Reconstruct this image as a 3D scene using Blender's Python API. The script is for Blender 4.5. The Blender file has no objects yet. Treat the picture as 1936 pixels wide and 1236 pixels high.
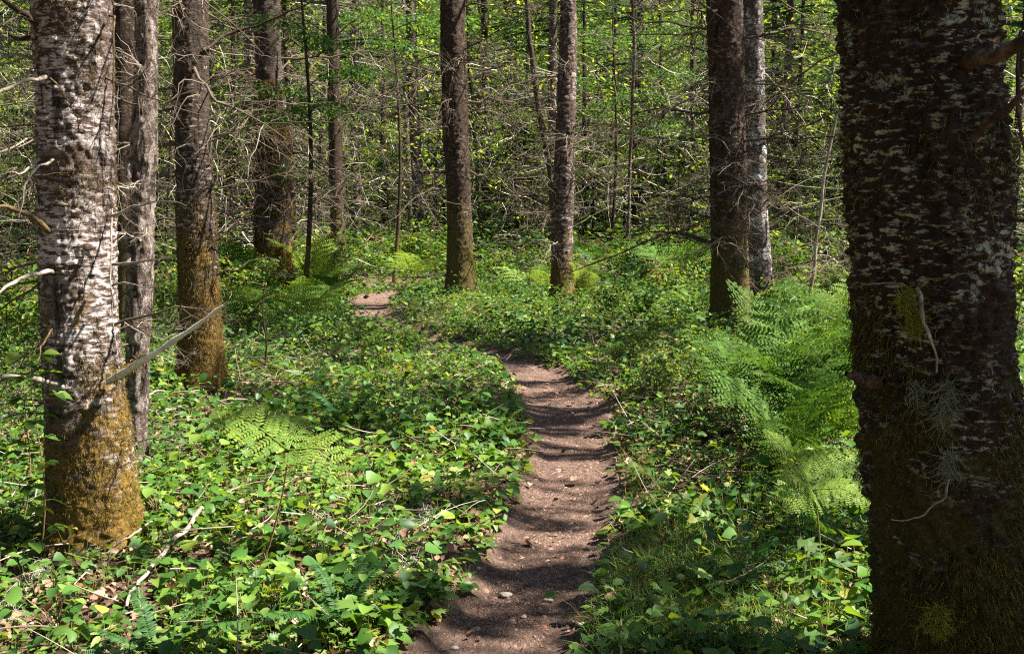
import bpy, math
import numpy as np

sc = bpy.context.scene
C = sc.collection
PI = math.pi
RNG = np.random.default_rng(11)

# ------------------------------------------------------------------ camera, sky, sun, exposure
CAMH, LENS = 1.6, 35.0
F = LENS / 36.0 * 1936.0                     # focal length in photo pixels
PITCH = math.atan((618 - 400) / F)           # the horizon lies at pixel row 400
cd = bpy.data.cameras.new("camera")
cd.lens = LENS; cd.sensor_width = 36.0; cd.clip_end = 2000.0; cd.clip_start = 0.05
cam = bpy.data.objects.new("camera", cd); C.objects.link(cam)
cam.location = (0, 0, CAMH); cam.rotation_euler = (PI / 2 - PITCH, 0, 0)
sc.camera = cam

SUN_EL, SUN_AZ = math.radians(53), math.radians(90)      # azimuth clockwise from +Y
SUN = np.array([math.sin(SUN_AZ) * math.cos(SUN_EL), math.cos(SUN_AZ) * math.cos(SUN_EL), math.sin(SUN_EL)])
w = bpy.data.worlds.new("World"); sc.world = w; w.use_nodes = True
wn = w.node_tree.nodes
sky = wn.new("ShaderNodeTexSky"); sky.sky_type = 'NISHITA'; sky.sun_disc = False
sky.sun_elevation = SUN_EL; sky.sun_rotation = SUN_AZ
w.node_tree.links.new(sky.outputs[0], wn["Background"].inputs[0])
wn["Background"].inputs[1].default_value = 0.05
ld = bpy.data.lights.new("sun", 'SUN'); ld.energy = 5.0; ld.angle = math.radians(0.5); ld.color = (1.0, 0.94, 0.83)
sun = bpy.data.objects.new("sun", ld); C.objects.link(sun)
from mathutils import Vector, Matrix
sun.rotation_euler = Vector(SUN).to_track_quat('Z', 'Y').to_euler()
sc.view_settings.view_transform = 'Standard'; sc.view_settings.look = 'None'
sc.view_settings.exposure = 2.0; sc.view_settings.gamma = 1.0
cy = sc.cycles
cy.max_bounces = 4; cy.diffuse_bounces = 1; cy.glossy_bounces = 1; cy.transmission_bounces = 3
cy.transparent_max_bounces = 4; cy.caustics_reflective = False; cy.caustics_refractive = False
cy.use_denoising = False; cy.filter_width = 1.2; cy.sample_clamp_indirect = 2.0; cy.blur_glossy = 1.0

def ray(px, py):
    dx, dy = (px - 968) / F, (618 - py) / F
    return np.array([dx, math.cos(PITCH) + dy * math.sin(PITCH), -math.sin(PITCH) + dy * math.cos(PITCH)])
def gp(px, py, z=0.0):                       # ground point seen at a photo pixel
    d = ray(px, py); t = (z - CAMH) / d[2]
    return np.array([d[0] * t, d[1] * t, z])
def at(px, py, Y):                           # point at depth Y seen at a photo pixel
    d = ray(px, py); t = Y / d[1]
    return np.array([d[0] * t, Y, CAMH + d[2] * t])

# ------------------------------------------------------------------ noise
_T = np.random.default_rng(3).random((256, 256))
def vn(x, y, sx=0, per=256):
    x = np.asarray(x, float); y = np.asarray(y, float)
    ix = np.floor(x).astype(int); iy = np.floor(y).astype(int)
    fx = x - ix; fy = y - iy
    fx = fx * fx * (3 - 2 * fx); fy = fy * fy * (3 - 2 * fy)
    g = lambda a, b: _T[(b + sx * 37) % 256, ((a % per) + sx * 17) % 256]
    return (g(ix, iy) * (1 - fx) + g(ix + 1, iy) * fx) * (1 - fy) + (g(ix, iy + 1) * (1 - fx) + g(ix + 1, iy + 1) * fx) * fy
def fbm(x, y, o=4, sx=0, per=256):
    s = 0; a = .5; n = 0
    for i in range(o):
        s = s + a * vn(x * 2 ** i, y * 2 ** i, sx + i, min(256, per * 2 ** i)); n += a; a *= .5
    return s / n
def sstep(a, b, x):
    t = np.clip((x - a) / (b - a), 0, 1); return t * t * (3 - 2 * t)

# ------------------------------------------------------------------ trail line and terrain
_pp = [(930, 1236, 360), (985, 1150, 300), (1020, 1075, 275), (1058, 1000, 232), (1074, 930, 192), (1086, 850, 160), (1075, 780, 172),
       (1040, 730, 140), (1000, 692, 112), (925, 668, 78), (800, 641, 92), (722, 612, 92), (690, 585, 82), (705, 566, 84), (765, 553, 70), (860, 547, 60)]
_path = [(-.25, -6, .75), (-.15, 0, .72)]
for px, py, wpx in _pp:
    g = gp(px, py); _path.append((g[0], g[1], min(.85, wpx / F * g[1])))
_path.append((2.5, 24, .7))
_path = np.array(_path)
_t = np.linspace(0, len(_path) - 1, 420)
_k = np.ones(15) / 15
PATH = np.stack([np.convolve(np.pad(np.interp(_t, np.arange(len(_path)), _path[:, i]), 7, mode='edge'), _k, 'valid') for i in range(3)], 1)
def path_dist(x, y):
    x = np.asarray(x, float).ravel(); y = np.asarray(y, float).ravel()
    d = np.full(x.shape, 1e9); wd = np.full(x.shape, .7)
    near = (y < 27) & (np.abs(x) < 7)
    idx = np.nonzero(near)[0]
    P = PATH[::2]
    for s in range(0, len(idx), 20000):
        j = idx[s:s + 20000]
        dd = (x[j, None] - P[None, :, 0]) ** 2 + (y[j, None] - P[None, :, 1]) ** 2
        m = dd.argmin(1); d[j] = np.sqrt(dd[np.arange(len(j)), m]); wd[j] = P[m, 2]
    return d, wd
def zg(x, y):
    x = np.asarray(x, float); y = np.asarray(y, float)
    sh = x.shape; xf = x.ravel(); yf = y.ravel()
    d, wd = path_dist(xf, yf)
    r = d / (wd * .5)
    z = .16 * (fbm(xf * .35 + 40, yf * .35 + 40, 3) - .5) + .05 * (fbm(xf * 1.7 + 9, yf * 1.7, 3, 5) - .5)
    z = z * sstep(.6, 2.2, r)
    z = z - .05 * (1 - sstep(.5, 1.25, r)) + .035 * np.exp(-((r - 1.45) / .4) ** 2)
    # grassy bank in the bend of the trail
    z = z + .14 * np.exp(-(((xf + 1.2) / 1.3) ** 2 + ((yf - 15.8) / 1.8) ** 2)) * sstep(.9, 1.6, r)
    z = z + 1.2 * (fbm(xf * .06 + 3, yf * .06 + 8, 2, 3) - .5) * sstep(22, 50, yf)
    z = z + 34 * sstep(62, 125, yf) + 30 * sstep(60, 140, np.abs(xf))
    return z.reshape(sh)

# ------------------------------------------------------------------ mesh helpers
def build(name, V, polys, mat, parent=None, smooth=True, loc=None):
    me = bpy.data.meshes.new(name)
    V = np.ascontiguousarray(V, np.float32).reshape(-1, 3)
    polys = [np.asarray(p, np.int32) for p in polys if len(p)]
    me.vertices.add(len(V)); me.vertices.foreach_set("co", V.ravel())
    loops = np.concatenate([p.ravel() for p in polys])
    tot = np.concatenate([np.full(len(p), p.shape[1], np.int32) for p in polys])
    start = np.concatenate([[0], np.cumsum(tot)[:-1]]).astype(np.int32)
    me.loops.add(len(loops)); me.loops.foreach_set("vertex_index", loops)
    me.polygons.add(len(tot)); me.polygons.foreach_set("loop_start", start)
    me.update(calc_edges=True)
    if smooth: me.polygons.foreach_set("use_smooth", np.ones(len(tot), bool))
    for m in (mat if isinstance(mat, (list, tuple)) else [mat]): me.materials.append(m)
    o = bpy.data.objects.new(name, me); C.objects.link(o)
    if parent is not None: o.parent = parent
    if loc is not None: o.location = loc
    return o
class MB:
    """collects vertices and faces of one mesh"""
    def __init__(s): s.V = []; s.P = []; s.n = 0
    def add(s, V, polys):
        V = np.asarray(V, float).reshape(-1, 3); s.V.append(V)
        for p in polys: s.P.append(np.asarray(p, int) + s.n)
        s.n += len(V)
        return s
    def build(s, name, mat, parent=None, smooth=True, loc=None):
        return build(name, np.concatenate(s.V), s.P, mat, parent, smooth, loc)
    def data(s): return np.concatenate(s.V), s.P
def tubes(paths, radii, sides=4):
    P = np.asarray(paths, float); N, K, _ = P.shape
    r = np.broadcast_to(np.asarray(radii, float), (N, K))
    T = np.gradient(P, axis=1); T /= np.linalg.norm(T, axis=2, keepdims=True) + 1e-9
    ref = np.where(np.abs(T[:, :1, 2:3]) > .8, np.array([1., 0.1, 0]), np.array([0.05, 0., 1.]))
    A = np.cross(T, np.broadcast_to(ref, T.shape)); A /= np.linalg.norm(A, axis=2, keepdims=True) + 1e-9
    B = np.cross(T, A)
    th = np.arange(sides) / sides * 2 * PI
    V = P[:, :, None] + r[:, :, None, None] * (A[:, :, None] * np.cos(th)[:, None] + B[:, :, None] * np.sin(th)[:, None])
    n, k, s = np.meshgrid(np.arange(N), np.arange(K - 1), np.arange(sides), indexing='ij')
    b = n * K * sides; s2 = (s + 1) % sides
    q = np.stack([b + k * sides + s, b + k * sides + s2, b + (k + 1) * sides + s2, b + (k + 1) * sides + s], -1).reshape(-1, 4)
    return V.reshape(-1, 3), [q]
def frames(d, n):
    """rotation matrices whose columns are side, length and normal axes"""
    d = d / (np.linalg.norm(d, axis=-1, keepdims=True) + 1e-9)
    x = np.cross(d, n); x /= np.linalg.norm(x, axis=-1, keepdims=True) + 1e-9
    z = np.cross(x, d)
    return np.stack([x, d, z], -1)
def stamp(tpl, pos, rot, scale):
    TV, TP = tpl
    scale = np.asarray(scale, float)
    if scale.ndim == 1: scale = scale[:, None]
    L = TV[None] * scale[:, None, :]
    V = np.einsum('nij,nvj->nvi', rot, L) + pos[:, None]
    off = (np.arange(len(pos)) * len(TV))[:, None, None]
    return V.reshape(-1, 3), [(p[None] + off).reshape(-1, p.shape[1]) for p in TP]
def leaf_tpl(width=.5, rows=((.22, .36), (.5, .5), (.78, .32)), fold=.2, droop=.18, ser=0.):
    V = [(0, 0, 0)]
    for t, wd in rows:
        z = -droop * t * t
        hw = wd * width / .5
        V += [(-hw, t, z + fold * hw * 2), (0, t, z), (hw, t, z + fold * hw * 2)]
    V.append((0, 1, -droop))
    V = np.array(V); n = len(rows); tr = [(0, 2, 1), (0, 3, 2)]; q = []
    for i in range(n - 1):
        a = 1 + 3 * i; q += [(a, a + 1, a + 4, a + 3), (a + 1, a + 2, a + 5, a + 4)]
    a = 1 + 3 * (n - 1); e = len(V) - 1
    tr += [(a, a + 1, e), (a + 1, a + 2, e)]
    return V, [np.array(tr), np.array(q).reshape(-1, 4)]
LEAF = leaf_tpl(.36)
LEAF_ROUND = leaf_tpl(.55, ((.12, .34), (.38, .5), (.72, .30)), .16, .16)
LEAF_NARROW = leaf_tpl(.2, ((.2, .4), (.45, .5), (.75, .3)), .1, .25)
RHOMB = (np.array([(0, 0, 0), (-.28, .45, .05), (0, 1, -.08), (.28, .45, .05)]), [np.array([(0, 2, 1), (0, 3, 2)])])
NEEDLE = (np.array([(0, 0, 0), (-.13, .4, .02), (0, 1, -.1), (.13, .4, .02)]), [np.array([(0, 2, 1), (0, 3, 2)])])
BLADE = (np.array([(-.03, 0, 0), (.03, 0, 0), (.022, .5, 0), (-.022, .5, 0), (0, 1, -.1)]), [np.array([(0, 1, 2, 3)]), np.array([(3, 2, 4)])])
# palmate (maple like) leaf: five lobes as one fan
_ml = []
for a, r in [(-150, .35), (-125, .75), (-95, .45), (-68, .95), (-45, .5), (-28, 1.0), (-12, .62), (0, 1.1), (12, .62), (28, 1.0), (45, .5), (68, .95), (95, .45), (125, .75), (150, .35)]:
    _ml.append((r * .5 * math.sin(math.radians(a)), .42 + r * .5 * math.cos(math.radians(a)), -.05 * r))
PALM = (np.array([(0, .1, 0)] + _ml), [np.array([(0, i + 1, i) for i in range(1, len(_ml))])])

def rdirs(n, el_lo, el_hi, rng=RNG):
    a = rng.uniform(0, 2 * PI, n); e = np.radians(rng.uniform(el_lo, el_hi, n))
    return np.stack([np.cos(a) * np.cos(e), np.sin(a) * np.cos(e), np.sin(e)], 1)
def upn(n, j=.45, rng=RNG):
    v = rng.normal(0, j, (n, 3)); v[:, 2] += 1
    return v / np.linalg.norm(v, axis=1, keepdims=True)
def unit(v): return v / (np.linalg.norm(v, axis=-1, keepdims=True) + 1e-9)

def tag(o, label=None, cat=None, group=None, kind=None):
    if label: o['label'] = label
    if cat: o['category'] = cat
    if group: o['group'] = group
    if kind: o['kind'] = kind
    return o
def thing(name, label, cat, loc=(0, 0, 0), rz=0., group=None):
    o = bpy.data.objects.new(name, None); C.objects.link(o); o.empty_display_size = .2
    o.location = loc; o.rotation_euler = (0, 0, rz)
    return tag(o, label, cat, group)
def dup(src, parent, loc, rot=(0, 0, 0), scale=1., name=None):
    c = src.copy(); C.objects.link(c); c.parent = parent
    if name: c.name = name
    c.location = loc; c.rotation_euler = rot; c.scale = (scale,) * 3 if np.isscalar(scale) else scale
    return c
PROTOS = []
def proto(o): PROTOS.append(o); return o     # source meshes: unlinked at the end

# ------------------------------------------------------------------ materials
def mat(name):
    m = bpy.data.materials.new(name); m.use_nodes = True
    nt = m.node_tree; nt.nodes.clear()
    out = nt.nodes.new("ShaderNodeOutputMaterial")
    return m, nt, out
def nd(nt, t, **kw):
    n = nt.nodes.new(t)
    for k, v in kw.items():
        if k in n.inputs.keys() if hasattr(n.inputs, 'keys') else False: n.inputs[k].default_value = v
        else: setattr(n, k, v)
    return n
def ramp(nt, fac, stops, interp='LINEAR'):
    r = nt.nodes.new("ShaderNodeValToRGB"); r.color_ramp.interpolation = interp
    e = r.color_ramp.elements
    while len(e) < len(stops): e.new(.5)
    for i, (p, c) in enumerate(stops):
        e[i].position = p; e[i].color = (*c, 1) if len(c) == 3 else c
    nt.links.new(fac, r.inputs[0]); return r.outputs[0]
def g1(v): return (v, v, v)
def noise(nt, vec, scale, detail=5, rough=.6, dist=0.):
    n = nt.nodes.new("ShaderNodeTexNoise"); n.inputs['Scale'].default_value = scale
    n.inputs['Detail'].default_value = detail; n.inputs['Roughness'].default_value = rough; n.inputs['Distortion'].default_value = dist
    if vec is not None: nt.links.new(vec, n.inputs['Vector'])
    return n.outputs['Fac']
def coords(nt, scale=(1, 1, 1), kind='Object'):
    tc = nt.nodes.new("ShaderNodeTexCoord"); mp = nt.nodes.new("ShaderNodeMapping")
    mp.inputs['Scale'].default_value = scale; nt.links.new(tc.outputs[kind], mp.inputs[0])
    return mp.outputs[0]
def mixc(nt, fac, a, b, mode='MIX'):
    m = nt.nodes.new("ShaderNodeMix"); m.data_type = 'RGBA'; m.blend_type = mode
    for sck, v in ((0, fac), (6, a), (7, b)):
        if hasattr(v, 'node'): nt.links.new(v, m.inputs[sck])
        elif sck == 0: m.inputs[0].default_value = v
        else: m.inputs[sck].default_value = (*v, 1)
    return m.outputs[2]
def math_(nt, op, a, b=None, c=None):
    m = nt.nodes.new("ShaderNodeMath"); m.operation = op; m.use_clamp = False
    for i, v in enumerate((a, b, c)):
        if v is None: continue
        if hasattr(v, 'node'): nt.links.new(v, m.inputs[i])
        else: m.inputs[i].default_value = v
    return m.outputs[0]
def principled(nt, out, col, rough=.8, spec=.3, bump=None, bstr=.5, bdist=.01):
    p = nt.nodes.new("ShaderNodeBsdfPrincipled")
    if hasattr(col, 'node'): nt.links.new(col, p.inputs['Base Color'])
    else: p.inputs['Base Color'].default_value = (*col, 1)
    p.inputs['Roughness'].default_value = rough; p.inputs['Specular IOR Level'].default_value = spec
    if bump is not None:
        b = nt.nodes.new("ShaderNodeBump"); b.inputs['Strength'].default_value = bstr; b.inputs['Distance'].default_value = bdist
        nt.links.new(bump, b.inputs['Height']); nt.links.new(b.outputs[0], p.inputs['Normal'])
    nt.links.new(p.outputs[0], out.inputs[0])
    return p
def island(nt): return nt.nodes.new("ShaderNodeNewGeometry").outputs['Random Per Island']
def leaf_mat(name, stops, trans=.4, rough=.45, spec=.35, tcol=(1.5, 1.25, .5), pat=None):
    m, nt, out = mat(name)
    col = ramp(nt, island(nt), stops)
    if pat:
        n = noise(nt, coords(nt), pat[0], 2)
        col = mixc(nt, ramp(nt, n, [(.35, g1(0)), (.7, g1(pat[2]))]), col, pat[1])
    p = principled(nt, out, col, rough, spec)
    t = nt.nodes.new("ShaderNodeBsdfTranslucent")
    tc = mixc(nt, 1., col, tcol, 'MULTIPLY'); nt.links.new(tc, t.inputs[0])
    mx = nt.nodes.new("ShaderNodeMixShader"); mx.inputs[0].default_value = trans
    nt.links.new(p.outputs[0], mx.inputs[1]); nt.links.new(t.outputs[0], mx.inputs[2]); nt.links.new(mx.outputs[0], out.inputs[0])
    return m
M = {}
M['ground_leaf'] = leaf_mat('ground_leaf', [(0, (.04, .105, .02)), (.35, (.065, .165, .025)), (.7, (.11, .23, .03)), (.96, (.23, .32, .045)), (1, (.36, .31, .06))], .42, .5, .3, (1.6, 1.3, .4))
M['dark_cover'] = leaf_mat('dark_cover', [(0, (.03, .085, .02)), (.5, (.055, .135, .026)), (.9, (.10, .19, .03)), (.99, (.17, .25, .05)), (1, (.30, .14, .06))], .38, .48, .32, (1.5, 1.3, .4))
M['herb'] = leaf_mat('herb', [(0, (.075, .14, .03)), (.5, (.13, .22, .04)), (.9, (.21, .30, .06)), (1, (.33, .33, .12))], .42, .5, .3, (1.5, 1.3, .5))
M['salal_leaf'] = leaf_mat('salal_leaf', [(0, (.05, .125, .03)), (.5, (.085, .19, .035)), (1, (.17, .28, .05))], .32, .5, .3)
M['shrub_leaf'] = leaf_mat('shrub_leaf', [(0, (.04, .09, .015)), (.5, (.085, .165, .025)), (.85, (.16, .24, .03)), (1, (.32, .36, .05))], .48, .5, .3)
M['fern'] = leaf_mat('fern', [(0, (.04, .105, .015)), (.6, (.07, .15, .02)), (1, (.12, .205, .03))], .36, .65, .12, (1.35, 1.25, .5))
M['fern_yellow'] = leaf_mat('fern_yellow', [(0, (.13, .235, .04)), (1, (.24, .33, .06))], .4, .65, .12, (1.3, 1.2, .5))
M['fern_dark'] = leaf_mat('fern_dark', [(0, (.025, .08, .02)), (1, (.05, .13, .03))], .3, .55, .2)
M['needle'] = leaf_mat('needle', [(0, (.02, .05, .015)), (.6, (.04, .09, .02)), (1, (.08, .13, .03))], .3, .55, .2)
M['spray'] = leaf_mat('spray', [(0, (.03, .095, .02)), (.6, (.065, .165, .03)), (1, (.13, .24, .04))], .45, .5, .3)
M['grass'] = leaf_mat('grass', [(0, (.09, .17, .03)), (.6, (.16, .25, .05)), (1, (.30, .33, .11))], .35, .5, .3)
M['litter'] = leaf_mat('litter', [(0, (.06, .032, .02)), (.3, (.15, .088, .058)), (.6, (.25, .155, .105)), (.85, (.36, .245, .18)), (.93, (.30, .11, .07)), (1, (.46, .35, .28))], .12, .7, .2, (1.1, 1, .8))
M['bright_leaf'] = leaf_mat('bright_leaf', [(0, (.06, .12, .015)), (.5, (.13, .23, .028)), (.85, (.22, .33, .035)), (.96, (.28, .37, .045)), (1, (.44, .46, .08))], .55, .5, .3)
M['far_leaf'] = leaf_mat('far_leaf', [(0, (.012, .03, .008)), (.5, (.03, .065, .014)), (.85, (.08, .13, .025)), (1, (.20, .26, .06))], .4, .6, .2)  # low tones carry the shade of the far wood's gaps
def twig_mat(name, stops):
    m, nt, out = mat(name); principled(nt, out, ramp(nt, island(nt), stops), .85, .15); return m
M['twig'] = twig_mat('twig', [(0, (.025, .018, .012)), (.45, (.075, .055, .038)), (.8, (.19, .15, .11)), (1, (.38, .33, .26))])
M['thicket'] = twig_mat('thicket', [(0, (.03, .02, .014)), (.45, (.10, .072, .05)), (.72, (.36, .29, .22)), (1, (.72, .64, .55))])
M['pale_twig'] = twig_mat('pale_twig', [(0, (.10, .075, .055)), (.6, (.26, .215, .17)), (1, (.52, .46, .40))])
M['dark_twig'] = twig_mat('dark_twig', [(0, (.03, .024, .018)), (.7, (.08, .06, .045)), (1, (.16, .13, .10))])
M['red_stem'] = twig_mat('red_stem', [(0, (.16, .09, .05)), (1, (.28, .19, .10))])
M['green_stem'] = twig_mat('green_stem', [(0, (.13, .17, .04)), (1, (.24, .24, .07))])
M['pale_lichen'] = twig_mat('pale_lichen', [(0, (.20, .21, .15)), (1, (.40, .40, .32))])
M['twig_litter'] = twig_mat('twig_litter', [(0, (.09, .06, .04)), (.5, (.24, .18, .13)), (1, (.50, .44, .38))])
M['lichen'] = twig_mat('lichen', [(0, (.09, .11, .06)), (1, (.22, .24, .15))])
def moss_mat(name, stops): return leaf_mat(name, stops, .3, .8, .1, (1.2, 1.1, .6))
M['moss_gold'] = moss_mat('moss_gold', [(0, (.05, .04, .01)), (.4, (.15, .12, .025)), (.7, (.25, .165, .035)), (1, (.42, .30, .07))])
M['moss_brown'] = moss_mat('moss_brown', [(0, (.07, .045, .012)), (.5, (.16, .10, .025)), (1, (.27, .18, .05))])
M['moss_green'] = moss_mat('moss_green', [(0, (.03, .03, .007)), (.5, (.11, .10, .018)), (.85, (.22, .19, .035)), (1, (.32, .28, .06))])
M['moss_bright'] = moss_mat('moss_bright', [(0, (.15, .17, .02)), (1, (.34, .35, .05))])

def bark(name, dark, mid, light, lo=.45, hi=.62, zs=7., sc_=9., patch=(.45, .65), moss=None, moss_h=.8, moss_amt=.5, lich=None, lich_amt=.62, vcrack=.6, bdist=.02, mlow=.25):
    """bark: flakes lying across the stem, upright cracks, lichen patches, moss low down"""
    m, nt, out = mat(name)
    co = coords(nt, (1, 1, 1)); fl = coords(nt, (1, 1, zs)); ve = coords(nt, (1, 1, .16))
    n1 = noise(nt, fl, sc_, 7, .72, .12)
    n2 = noise(nt, co, 2.3, 4, .6)
    n3 = noise(nt, ve, 16, 4, .65, .3)
    nf = noise(nt, co, 60, 4, .7)
    pm = ramp(nt, n2, [(patch[0], g1(0)), (patch[1], g1(1))])
    fm = ramp(nt, n1, [(lo, g1(0)), (hi, g1(1))])
    lightf = math_(nt, 'MULTIPLY', fm, math_(nt, 'MULTIPLY_ADD', pm, .88, .12))
    base = mixc(nt, nf, dark, mid)
    col = mixc(nt, lightf, base, light)
    ck = ramp(nt, n3, [(.36, g1(1)), (.45, g1(0))])
    col = mixc(nt, math_(nt, 'MULTIPLY', ck, vcrack), col, tuple(c * .35 for c in dark))
    fine = ramp(nt, nf, [(.3, g1(.62)), (.7, g1(1.25))]); col = mixc(nt, .8, col, fine, 'MULTIPLY')
    if lich:
        l1 = noise(nt, co, 6.5, 6, .72, .4)
        lf = math_(nt, 'MULTIPLY', ramp(nt, l1, [(lich_amt, g1(0)), (lich_amt + .05, g1(1))]), ramp(nt, nf, [(.35, g1(.25)), (.5, g1(1))]))
        col = mixc(nt, lf, col, lich)
    h = math_(nt, 'ADD', math_(nt, 'MULTIPLY', n1, 1.), math_(nt, 'MULTIPLY', nf, .35))
    h = math_(nt, 'SUBTRACT', h, math_(nt, 'MULTIPLY', ck, .5))
    if moss:
        sep = nt.nodes.new("ShaderNodeSeparateXYZ"); tcn = nt.nodes.new("ShaderNodeTexCoord"); nt.links.new(tcn.outputs['Object'], sep.inputs[0])
        zf = nt.nodes.new("ShaderNodeMapRange"); zf.inputs[1].default_value = mlow; zf.inputs[2].default_value = moss_h; zf.inputs[3].default_value = .32; zf.inputs[4].default_value = 0.
        zf.clamp = True; nt.links.new(sep.outputs[2], zf.inputs[0])
        m1 = noise(nt, co, 4.2, 6, .7, .5)
        mf = ramp(nt, math_(nt, 'ADD', m1, zf.outputs[0]), [(moss_amt, g1(0)), (moss_amt + .1, g1(1))])
        mcol = mixc(nt, ramp(nt, noise(nt, co, 90, 3, .7), [(.3, g1(0)), (.7, g1(1))]), tuple(c * .22 for c in moss), moss)
        col = mixc(nt, mf, col, mcol)
    principled(nt, out, col, .85, .2, h, 1., bdist)
    return m
M['bark_white'] = bark('bark_white', (.03, .018, .012), (.11, .07, .052), (.52, .455, .44), .47, .54, 4.0, 14, (.43, .55), (.24, .145, .03), 1.5, .66, vcrack=.85, bdist=.012, mlow=.1)
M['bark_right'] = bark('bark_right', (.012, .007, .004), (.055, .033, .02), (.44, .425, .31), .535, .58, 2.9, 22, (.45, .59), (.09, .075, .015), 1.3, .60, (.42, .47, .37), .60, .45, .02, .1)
M['bark_mottled'] = bark('bark_mottled', (.022, .014, .01), (.075, .05, .036), (.36, .32, .29), .53, .60, 3.5, 12, (.45, .58), (.20, .125, .03), 1.9, .62, (.48, .52, .48), .64, .5, .02, .5)
M['bark_brown'] = bark('bark_brown', (.02, .011, .007), (.07, .042, .028), (.26, .20, .165), .52, .64, 2.0, 15, (.40, .62), (.13, .10, .025), 2.4, .60, (.38, .40, .33), .68, .7, .02, .1)
M['bark_pinkish'] = bark('bark_pinkish', (.03, .018, .013), (.10, .065, .05), (.40, .32, .29), .50, .60, 2.2, 14, (.36, .55), (.18, .12, .03), 1.6, .64, (.45, .48, .44), .68, .55, .02, .1)
M['bark_silver'] = bark('bark_silver', (.035, .022, .016), (.11, .075, .058), (.42, .40, .39), .47, .56, 2.2, 15, (.47, .60), (.20, .14, .04), .8, .72, (.58, .64, .64), .57, .4, .015, .1)
M['bark_grey'] = bark('bark_grey', (.035, .022, .017), (.125, .09, .075), (.29, .235, .21), .46, .56, .8, 18, (.3, .5), (.26, .20, .05), 1.0, .82, None, .6, .8, .02, .0)

def branch_bark(name, a, b, c):
    m, nt, out = mat(name); n = noise(nt, coords(nt), 38, 6, .75); n2 = noise(nt, coords(nt), 7, 4, .6)
    col = mixc(nt, ramp(nt, n2, [(.42, g1(0)), (.6, g1(.8))]), ramp(nt, n, [(.35, a), (.5, b), (.68, c)]), a)
    principled(nt, out, col, .85, .15, n, 1., .006); return m
M['bleached'] = branch_bark('bleached', (.48, .43, .38), (.70, .66, .60), (.82, .79, .74))
M['grey_limb'] = branch_bark('grey_limb', (.14, .11, .085), (.36, .31, .26), (.56, .50, .44))
M['mossy_limb'] = branch_bark('mossy_limb', (.05, .035, .015), (.16, .105, .05), (.34, .26, .14))
M['dark_limb'] = branch_bark('dark_limb', (.025, .016, .011), (.08, .05, .033), (.17, .12, .09))
def ground_mat():
    m, nt, out = mat('forest_floor'); co = coords(nt)
    n1 = noise(nt, co, 1.3, 5, .65); n2 = noise(nt, co, 28, 6, .75, .4); n3 = noise(nt, co, 160, 3, .7)
    col = ramp(nt, n2, [(.25, (.045, .028, .018)), (.45, (.12, .08, .055)), (.62, (.24, .17, .12)), (.78, (.36, .27, .19))])
    gm = ramp(nt, n1, [(.45, g1(0)), (.62, g1(.65))])
    col = mixc(nt, gm, col, ramp(nt, n3, [(.3, (.05, .06, .015)), (.7, (.15, .15, .04))]))
    sep = nt.nodes.new("ShaderNodeSeparateXYZ"); nt.links.new(co, sep.inputs[0])      # far wood floor: dark green, its shade put into the colour
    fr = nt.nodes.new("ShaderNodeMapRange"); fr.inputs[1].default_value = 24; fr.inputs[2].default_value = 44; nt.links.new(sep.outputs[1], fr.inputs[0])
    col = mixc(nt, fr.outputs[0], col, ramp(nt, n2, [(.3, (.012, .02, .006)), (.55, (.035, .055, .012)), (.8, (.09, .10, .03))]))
    principled(nt, out, col, .95, .1, math_(nt, 'ADD', n2, math_(nt, 'MULTIPLY', n3, .4)), 1., .03); return m
def path_mat():
    m, nt, out = mat('trodden_earth'); co = coords(nt); st = coords(nt, (1, .55, 1))
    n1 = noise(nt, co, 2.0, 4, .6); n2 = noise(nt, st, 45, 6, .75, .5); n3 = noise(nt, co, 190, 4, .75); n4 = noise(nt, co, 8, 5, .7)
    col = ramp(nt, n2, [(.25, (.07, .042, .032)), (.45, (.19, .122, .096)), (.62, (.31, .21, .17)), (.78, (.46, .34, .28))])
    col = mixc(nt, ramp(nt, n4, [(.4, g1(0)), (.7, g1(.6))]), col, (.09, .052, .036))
    col = mixc(nt, ramp(nt, n3, [(.62, g1(0)), (.74, g1(.45))]), col, (.46, .36, .29))
    h = math_(nt, 'ADD', math_(nt, 'ADD', n2, math_(nt, 'MULTIPLY', n3, .5)), math_(nt, 'MULTIPLY', n4, 1.5))
    principled(nt, out, col, .95, .1, h, 1., .04); return m
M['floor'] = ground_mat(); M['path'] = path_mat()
def stone_mat():
    m, nt, out = mat('pale_stone'); co = coords(nt); n = noise(nt, co, 30, 5, .7)
    principled(nt, out, ramp(nt, n, [(.3, (.22, .17, .14)), (.6, (.42, .36, .31)), (.8, (.55, .5, .45))]), .85, .2, n, .6, .01); return m
M['stone'] = stone_mat()

# ------------------------------------------------------------------ ground and trail
def axis(lo, a, b, hi, st, n):
    L = a - np.geomspace(st * 1.3, a - lo, n)[::-1]; H = b + np.geomspace(st * 1.3, hi - b, n)
    return np.concatenate([L, np.arange(a, b + st / 2, st), H])
gx = axis(-220, -7, 7, 220, .05, 56); gy = axis(-60, 2.4, 24, 300, .05, 64)
X, Y = np.meshgrid(gx, gy, indexing='ij'); Z = zg(X, Y)
i, j = np.meshgrid(np.arange(len(gx) - 1), np.arange(len(gy) - 1), indexing='ij')
a = i * len(gy) + j
d_, w_ = path_dist(X, Y)
Zg = Z - (.05 * (1 - sstep(.75, 1.15, (d_ / (w_ * .5))))).reshape(Z.shape)
tag(build('ground', np.stack([X, Y, Zg], -1), [np.stack([a, a + len(gy), a + len(gy) + 1, a + 1], -1).reshape(-1, 4)], M['floor']), kind='structure')
nl = 2200; nc = 55
tt = np.linspace(36, 419, nl); pc = np.stack([np.interp(tt, np.arange(420), PATH[:, k]) for k in range(3)], 1)
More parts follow.
